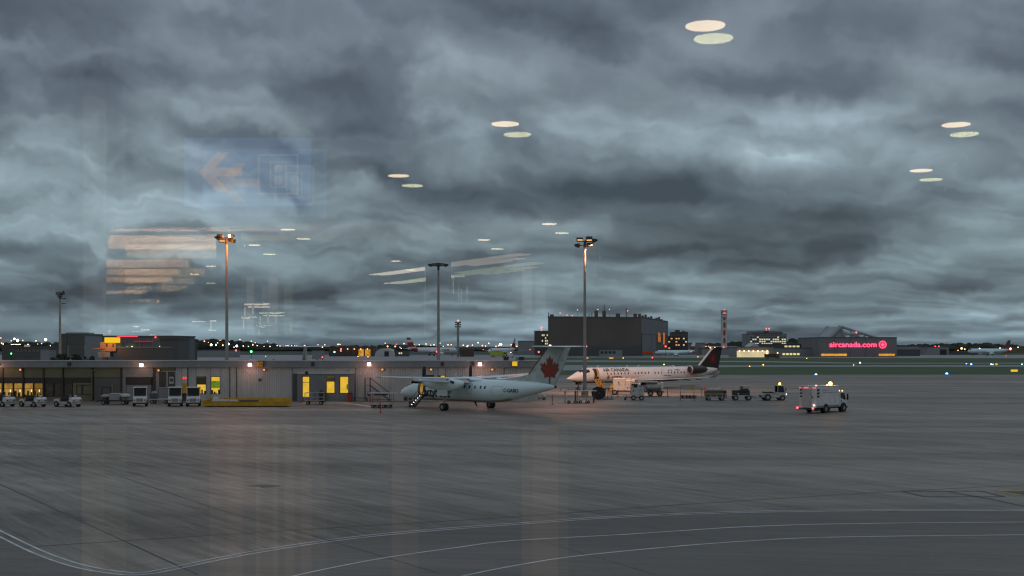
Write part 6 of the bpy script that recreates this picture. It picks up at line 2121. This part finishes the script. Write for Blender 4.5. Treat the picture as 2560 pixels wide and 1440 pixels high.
MB().ball((2.2, -.2, 3.5), .4, 6, 4).build('work_lamp', E('work_lamp2', (1, .6, .2), 3), ht)
for x in (-3.5, 2.2):
    tyre(ht, x, .1, .5, .3)

# dark wood along the horizon
b = MB()
r2 = random.Random(3)
for i in range(1500):
    px = r2.uniform(-300, 2900)
    D = r2.uniform(1650, 2300)
    base = 7 + 5 * math.sin(px * .004) + 3 * math.sin(px * .013 + 1)
    top = max(5, base + r2.uniform(-4, 5))
    p = P(px, HZN, D)
    w = r2.uniform(5, 14)
    n = 6
    rg = []
    for zf, rf in ((0, .8), (.35, 1.0), (.7, .8), (.93, .45), (1.0, .1)):
        a0 = r2.uniform(0, 6)
        rg.append([(p.x + w * rf * r2.uniform(.75, 1.2) * math.cos(a0 * 0 + j * math.tau / n), p.y + w * rf * math.sin(j * math.tau / n), top * zf) for j in range(n)])
    b.loft(rg)
tag(b.build('far_wood', m_foliage, fix=False), 'dark line of trees along the whole horizon', kind='stuff')
for i, (a, c, h, w) in enumerate(((1790, 1835, 22, 5), (640, 720, 14, 4), (1322, 1350, 16, 4))):
    pass

# ---------------------------------------------------------------- far lamps
def lamp_proto(name, label, cat, group, mat, rad, pole_r):
    t = thing(name, label, cat, (0, 0, -50), 0, group)
    MB().cyl((0, 0, -1), (0, 0, -.02), pole_r, n=5).build('pole', m_dark, t)
    MB().ball((0, 0, 0), rad, 8, 5).build('lamp', mat, t, fix=False)
    return t


protos = {}


def far_lamp(kind, px, py, D, size=1.0, label=None):
    spec = {'warm': ('street_lamp', 'far warm orange street lamp twinkling on the horizon', 'lamp', 'warm lamps along the horizon', e_warm, .55, .12),
            'white': ('flood_lamp', 'far bright white flood lamp on the horizon', 'lamp', 'white flood lamps along the horizon', e_cool, .75, .14),
            'small': ('horizon_lamp', 'tiny far pale lamp on the horizon', 'lamp', 'tiny pale lamps along the horizon', E('tiny_far_lamp', (1, .88, .65), 5.0), .42, .1),
            'red': ('red_lamp', 'far red obstruction lamp', 'lamp', 'red lamps across the field', e_redl, .6, .12),
            'green': ('green_signal', 'green signal lamp by the far taxiway', 'lamp', 'green signal lamps', e_green, .55, .12),
            'blue': ('taxiway_light', 'blue taxiway edge light', 'taxiway light', 'blue taxiway lights', e_blue, .22, .05),
            'yellow': ('guard_light', 'small yellow ground light by the far grass', 'ground light', 'small yellow ground lights', e_beacon, .25, .06)}[kind]
    p = P(px, py, D)
    if kind not in protos:
        protos[kind] = (spec, lamp_proto(*spec))
        o = protos[kind][1]
    else:
        o = copy_tree(protos[kind][1])
    o.location = p
    if label:
        o['label'] = label
    h = max(.3, p.z)
    for ch in o.children:
        if ch.name.startswith('pole'):
            ch.scale = (1, 1, h / 1.0)
            ch.location = (0, 0, 0)
        else:
            ch.scale = (size,) * 3
    return o


for px, py, s in ((2, 845, 1), (4, 858, 1.2), (8, 860, 1.3), (28, 852, 1), (57, 851, 1), (90, 852, 1.3), (466, 842, .8), (511, 853, 1.2), (521, 856, .7), (544, 857, 1), (550, 851, .7), (557, 863, 1.3), (600, 849, 1), (628, 853, 1), (632, 862, 1.2), (638, 857, .8), (669, 853, .8),
                  (700, 865, .8), (737, 864, .7), (776, 866, 1), (783, 866, 1), (812, 862, .9), (845, 861, 1.4), (850, 861, 1), (963, 858, .9), (969, 866, 1.3), (988, 866, 1.2), (1010, 859, 1.2), (1065, 860, 1.1), (1077, 863, .8), (1085, 862, 1.1), (1120, 862, 1.1), (1128, 862, .9),
                  (1158, 863, 1), (1168, 866, 1.2), (1181, 863, 1), (1170, 864, .9), (1206, 864, 1.1), (1214, 865, .9), (1240, 866, 1), (1247, 864, 1), (1278, 862, .9), (1283, 862, 1), (1292, 866, 1), (1299, 867, .9), (1310, 863, .8), (1313, 867, 1.1), (1530, 883, 1.6), (1562, 876, 1.0),
                  (1765, 866, .9), (1772, 866, .9), (1776, 869, 1.3), (1787, 869, 1.2), (1841, 869, .9), (1892, 870, 1), (2023, 874, 1.2), (2395, 876, .9), (2404, 871, 2.0), (2412, 873, 1.2), (2422, 876, .9), (2434, 878, .8), (2341, 872, 1.5), (2293, 890, 1.8), (2434, 890, 1.2)):
    far_lamp('warm', px, py, 1250 if py > 861 else 1400, s)
for px, py, s in ((36, 847, 1.0), (44, 851, 1.5), (114, 849, 1.5), (528, 862, 1.2), (540, 862, .9), (571, 860, 1.2), (592, 865, 1.2), (1303, 856, 1.3), (1320, 856, 1.3), (1276, 881, .9), (2284, 874, 1.8), (2306, 874, 1.6), (2452, 878, 1.1), (2449, 872, .8), (2526, 872, 1.0), (1253, 861, .9), (1250, 861, .7)):
    far_lamp('white', px, py, 1150, s)
r3 = random.Random(11)
for i in range(12):
    far_lamp('small', 28 + i * 2.1, 861 + r3.uniform(-.3, .3), 1300, .7)
for px, py in ((70, 861), (94, 860), (104, 859), (126, 864), (150, 862), (470, 866), (487, 868), (585, 868), (608, 865), (621, 866), (643, 864), (660, 866), (675, 866), (693, 864), (708, 866), (715, 864), (720, 864), (729, 864), (742, 865), (750, 866), (760, 866), (795, 862), (806, 868), (1000, 868), (1003, 871), (1035, 861), (1048, 862),
               (1100, 858), (1108, 866), (1145, 858), (1195, 857), (1222, 858), (1330, 866), (1340, 868), (1352, 869), (1360, 866), (1384, 882), (2050, 868), (2230, 873), (2320, 889), (2470, 875), (2487, 873), (2500, 870), (2545, 868), (2556, 872), (2384, 880), (2460, 880), (2270, 868), (1860, 884)):
    far_lamp('small', px, py, r3.uniform(1150, 1500), r3.uniform(.7, 1.15))
RED = ((590, 876, 760, 'behind the long low shed near the lit mast'), (452, 879, 500, 'beside the black box-shaped shed'), (599, 849, 1500, 'high on a thin pole over the horizon behind the long low shed'), (1092, 879, 700, 'seen against the unlit lamp mast'),
       (852, 877, 800, 'before the garage with glowing bays'), (1347, 880, 700, 'just before the tailplane of the turboprop'), (1664, 866, 800, 'over the side doors of the dark hangar'), (1631, 894, 640, 'low on the grass above the white jet'),
       (1868, 866, 900, 'over the first doors of the bright hangar'), (1925, 866, 900, 'over the last doors of the bright hangar'), (1982, 866, 900, 'over the middle of the long low terminal'), (2042, 866, 850, 'at the near corner of the red-lettered hangar'),
       (2338, 866, 1100, 'on the pale hall with the dark doorway, first of a pair'), (2347, 866, 1100, 'on the pale hall with the dark doorway, second of a pair'), (1466, 866, 850, 'beside the lamp mast before the dark hangar'), (806, 893, 600, 'low beside the second turboprop tail'),
       (2515, 891, 900, 'under the tail of the farthest teal airliner'), (991, 861, 1300, 'on the horizon above the white fabric shelter'))
for px, py, D, lab in RED:
    far_lamp('red', px, py, D, .55 if D < 700 else .9, 'red lamp ' + lab)
for px, py, D, s, lab in ((436, 879, 520, .9, 'bright green signal beside the dark kiosk'), (628, 879, 700, 1.1, 'bright green signal past the lit lamp mast'), (836, 880, 750, .9, 'green signal before the glowing garage'), (28, 884, 330, .35, 'tiny green lamp before the glazed bays roof edge'),
                          (664, 891, 650, .3, 'tiny green ground lamp past the lit lamp mast'), (478, 891, 620, .3, 'tiny green ground lamp below the black box shed')):
    far_lamp('green', px, py, D, s, lab)
for px, py, D, s, lab in ((2040, 937, 313, 1.4, 'at the apron edge above the white box truck'), (2367, 935, 320, 1.6, 'at the apron edge right of the white box truck'), (2150, 907, 520, 1.5, 'below the red lettering of the hangar'), (2416, 910, 500, 1.2, 'small and left of a close pair on the far grass'),
                          (2428, 911, 480, 1.6, 'brighter one of a close pair on the far grass'), (2478, 911, 480, 1.5, 'touching the small yellow sign, upper one'), (2482, 912, 478, 1.5, 'touching the small yellow sign, lower one'), (2555, 911, 480, 1.2, 'at the very edge of the frame')):
    far_lamp('blue', px, py, D, s, 'blue taxiway light ' + lab)
for px, py, D, lab in ((1558, 895, 700, 'between the two lit amber boards'), (1745, 892, 760, 'behind the jet engine'), (1660, 911, 480, 'above the wing of the white jet'), (1908, 912, 470, 'below the bright hangar'), (1874, 916, 440, 'just past the black jet fin'),
                       (2134, 912, 480, 'upper one below the red roundel'), (2134, 915, 455, 'lower one below the red roundel'), (2017, 896, 690, 'before the long low terminal'), (895, 891, 780, 'in front of the glowing garage bays'), (920, 892, 760, 'right of the glowing garage bays')):
    far_lamp('yellow', px, py, D, .6, 'small yellow ground light ' + lab)
for px, py, w, h, D, lab in ((2535.5, 929, 18, 6, 340, 'bright yellow lit taxiway sign standing in the dark grass near the frame edge'), (2491, 914, 6, 4.5, 460, 'small yellow lit taxiway sign beside the blue lights'), (1468, 897, 6, 3.5, 690, 'low orange lit board on the grass right of the lamp mast'), (1528, 897, 11, 3.5, 690, 'wide amber lit board on the grass above the white jet')):
    p = P(px, py, D)
    k = D / FPX
    t = thing('taxiway_sign', lab, 'sign', (p.x, D, 0), 0, 'lit taxiway signs')
    zc_ = max(p.z, h * k / 2 + .2)
    m = e_ysign if px > 2000 else E('lit_orange_sign', (1, .40, .05), .9)
    MB().box(-w * k / 2, w * k / 2, 0, .3, zc_ - h * k / 2, zc_ + h * k / 2).build('sign_box', m_dark, t)
    MB().box(-w * k / 2 + .05, w * k / 2 - .05, -.05, -.003, zc_ - h * k / 2 + .04, zc_ + h * k / 2 - .04).build('sign_face', m, t)
    for s in (-.35, .35):
        MB().cyl((s * w * k, .15, 0), (s * w * k, .15, zc_ - h * k / 2), .06, n=5).build('leg', m_dark, t)
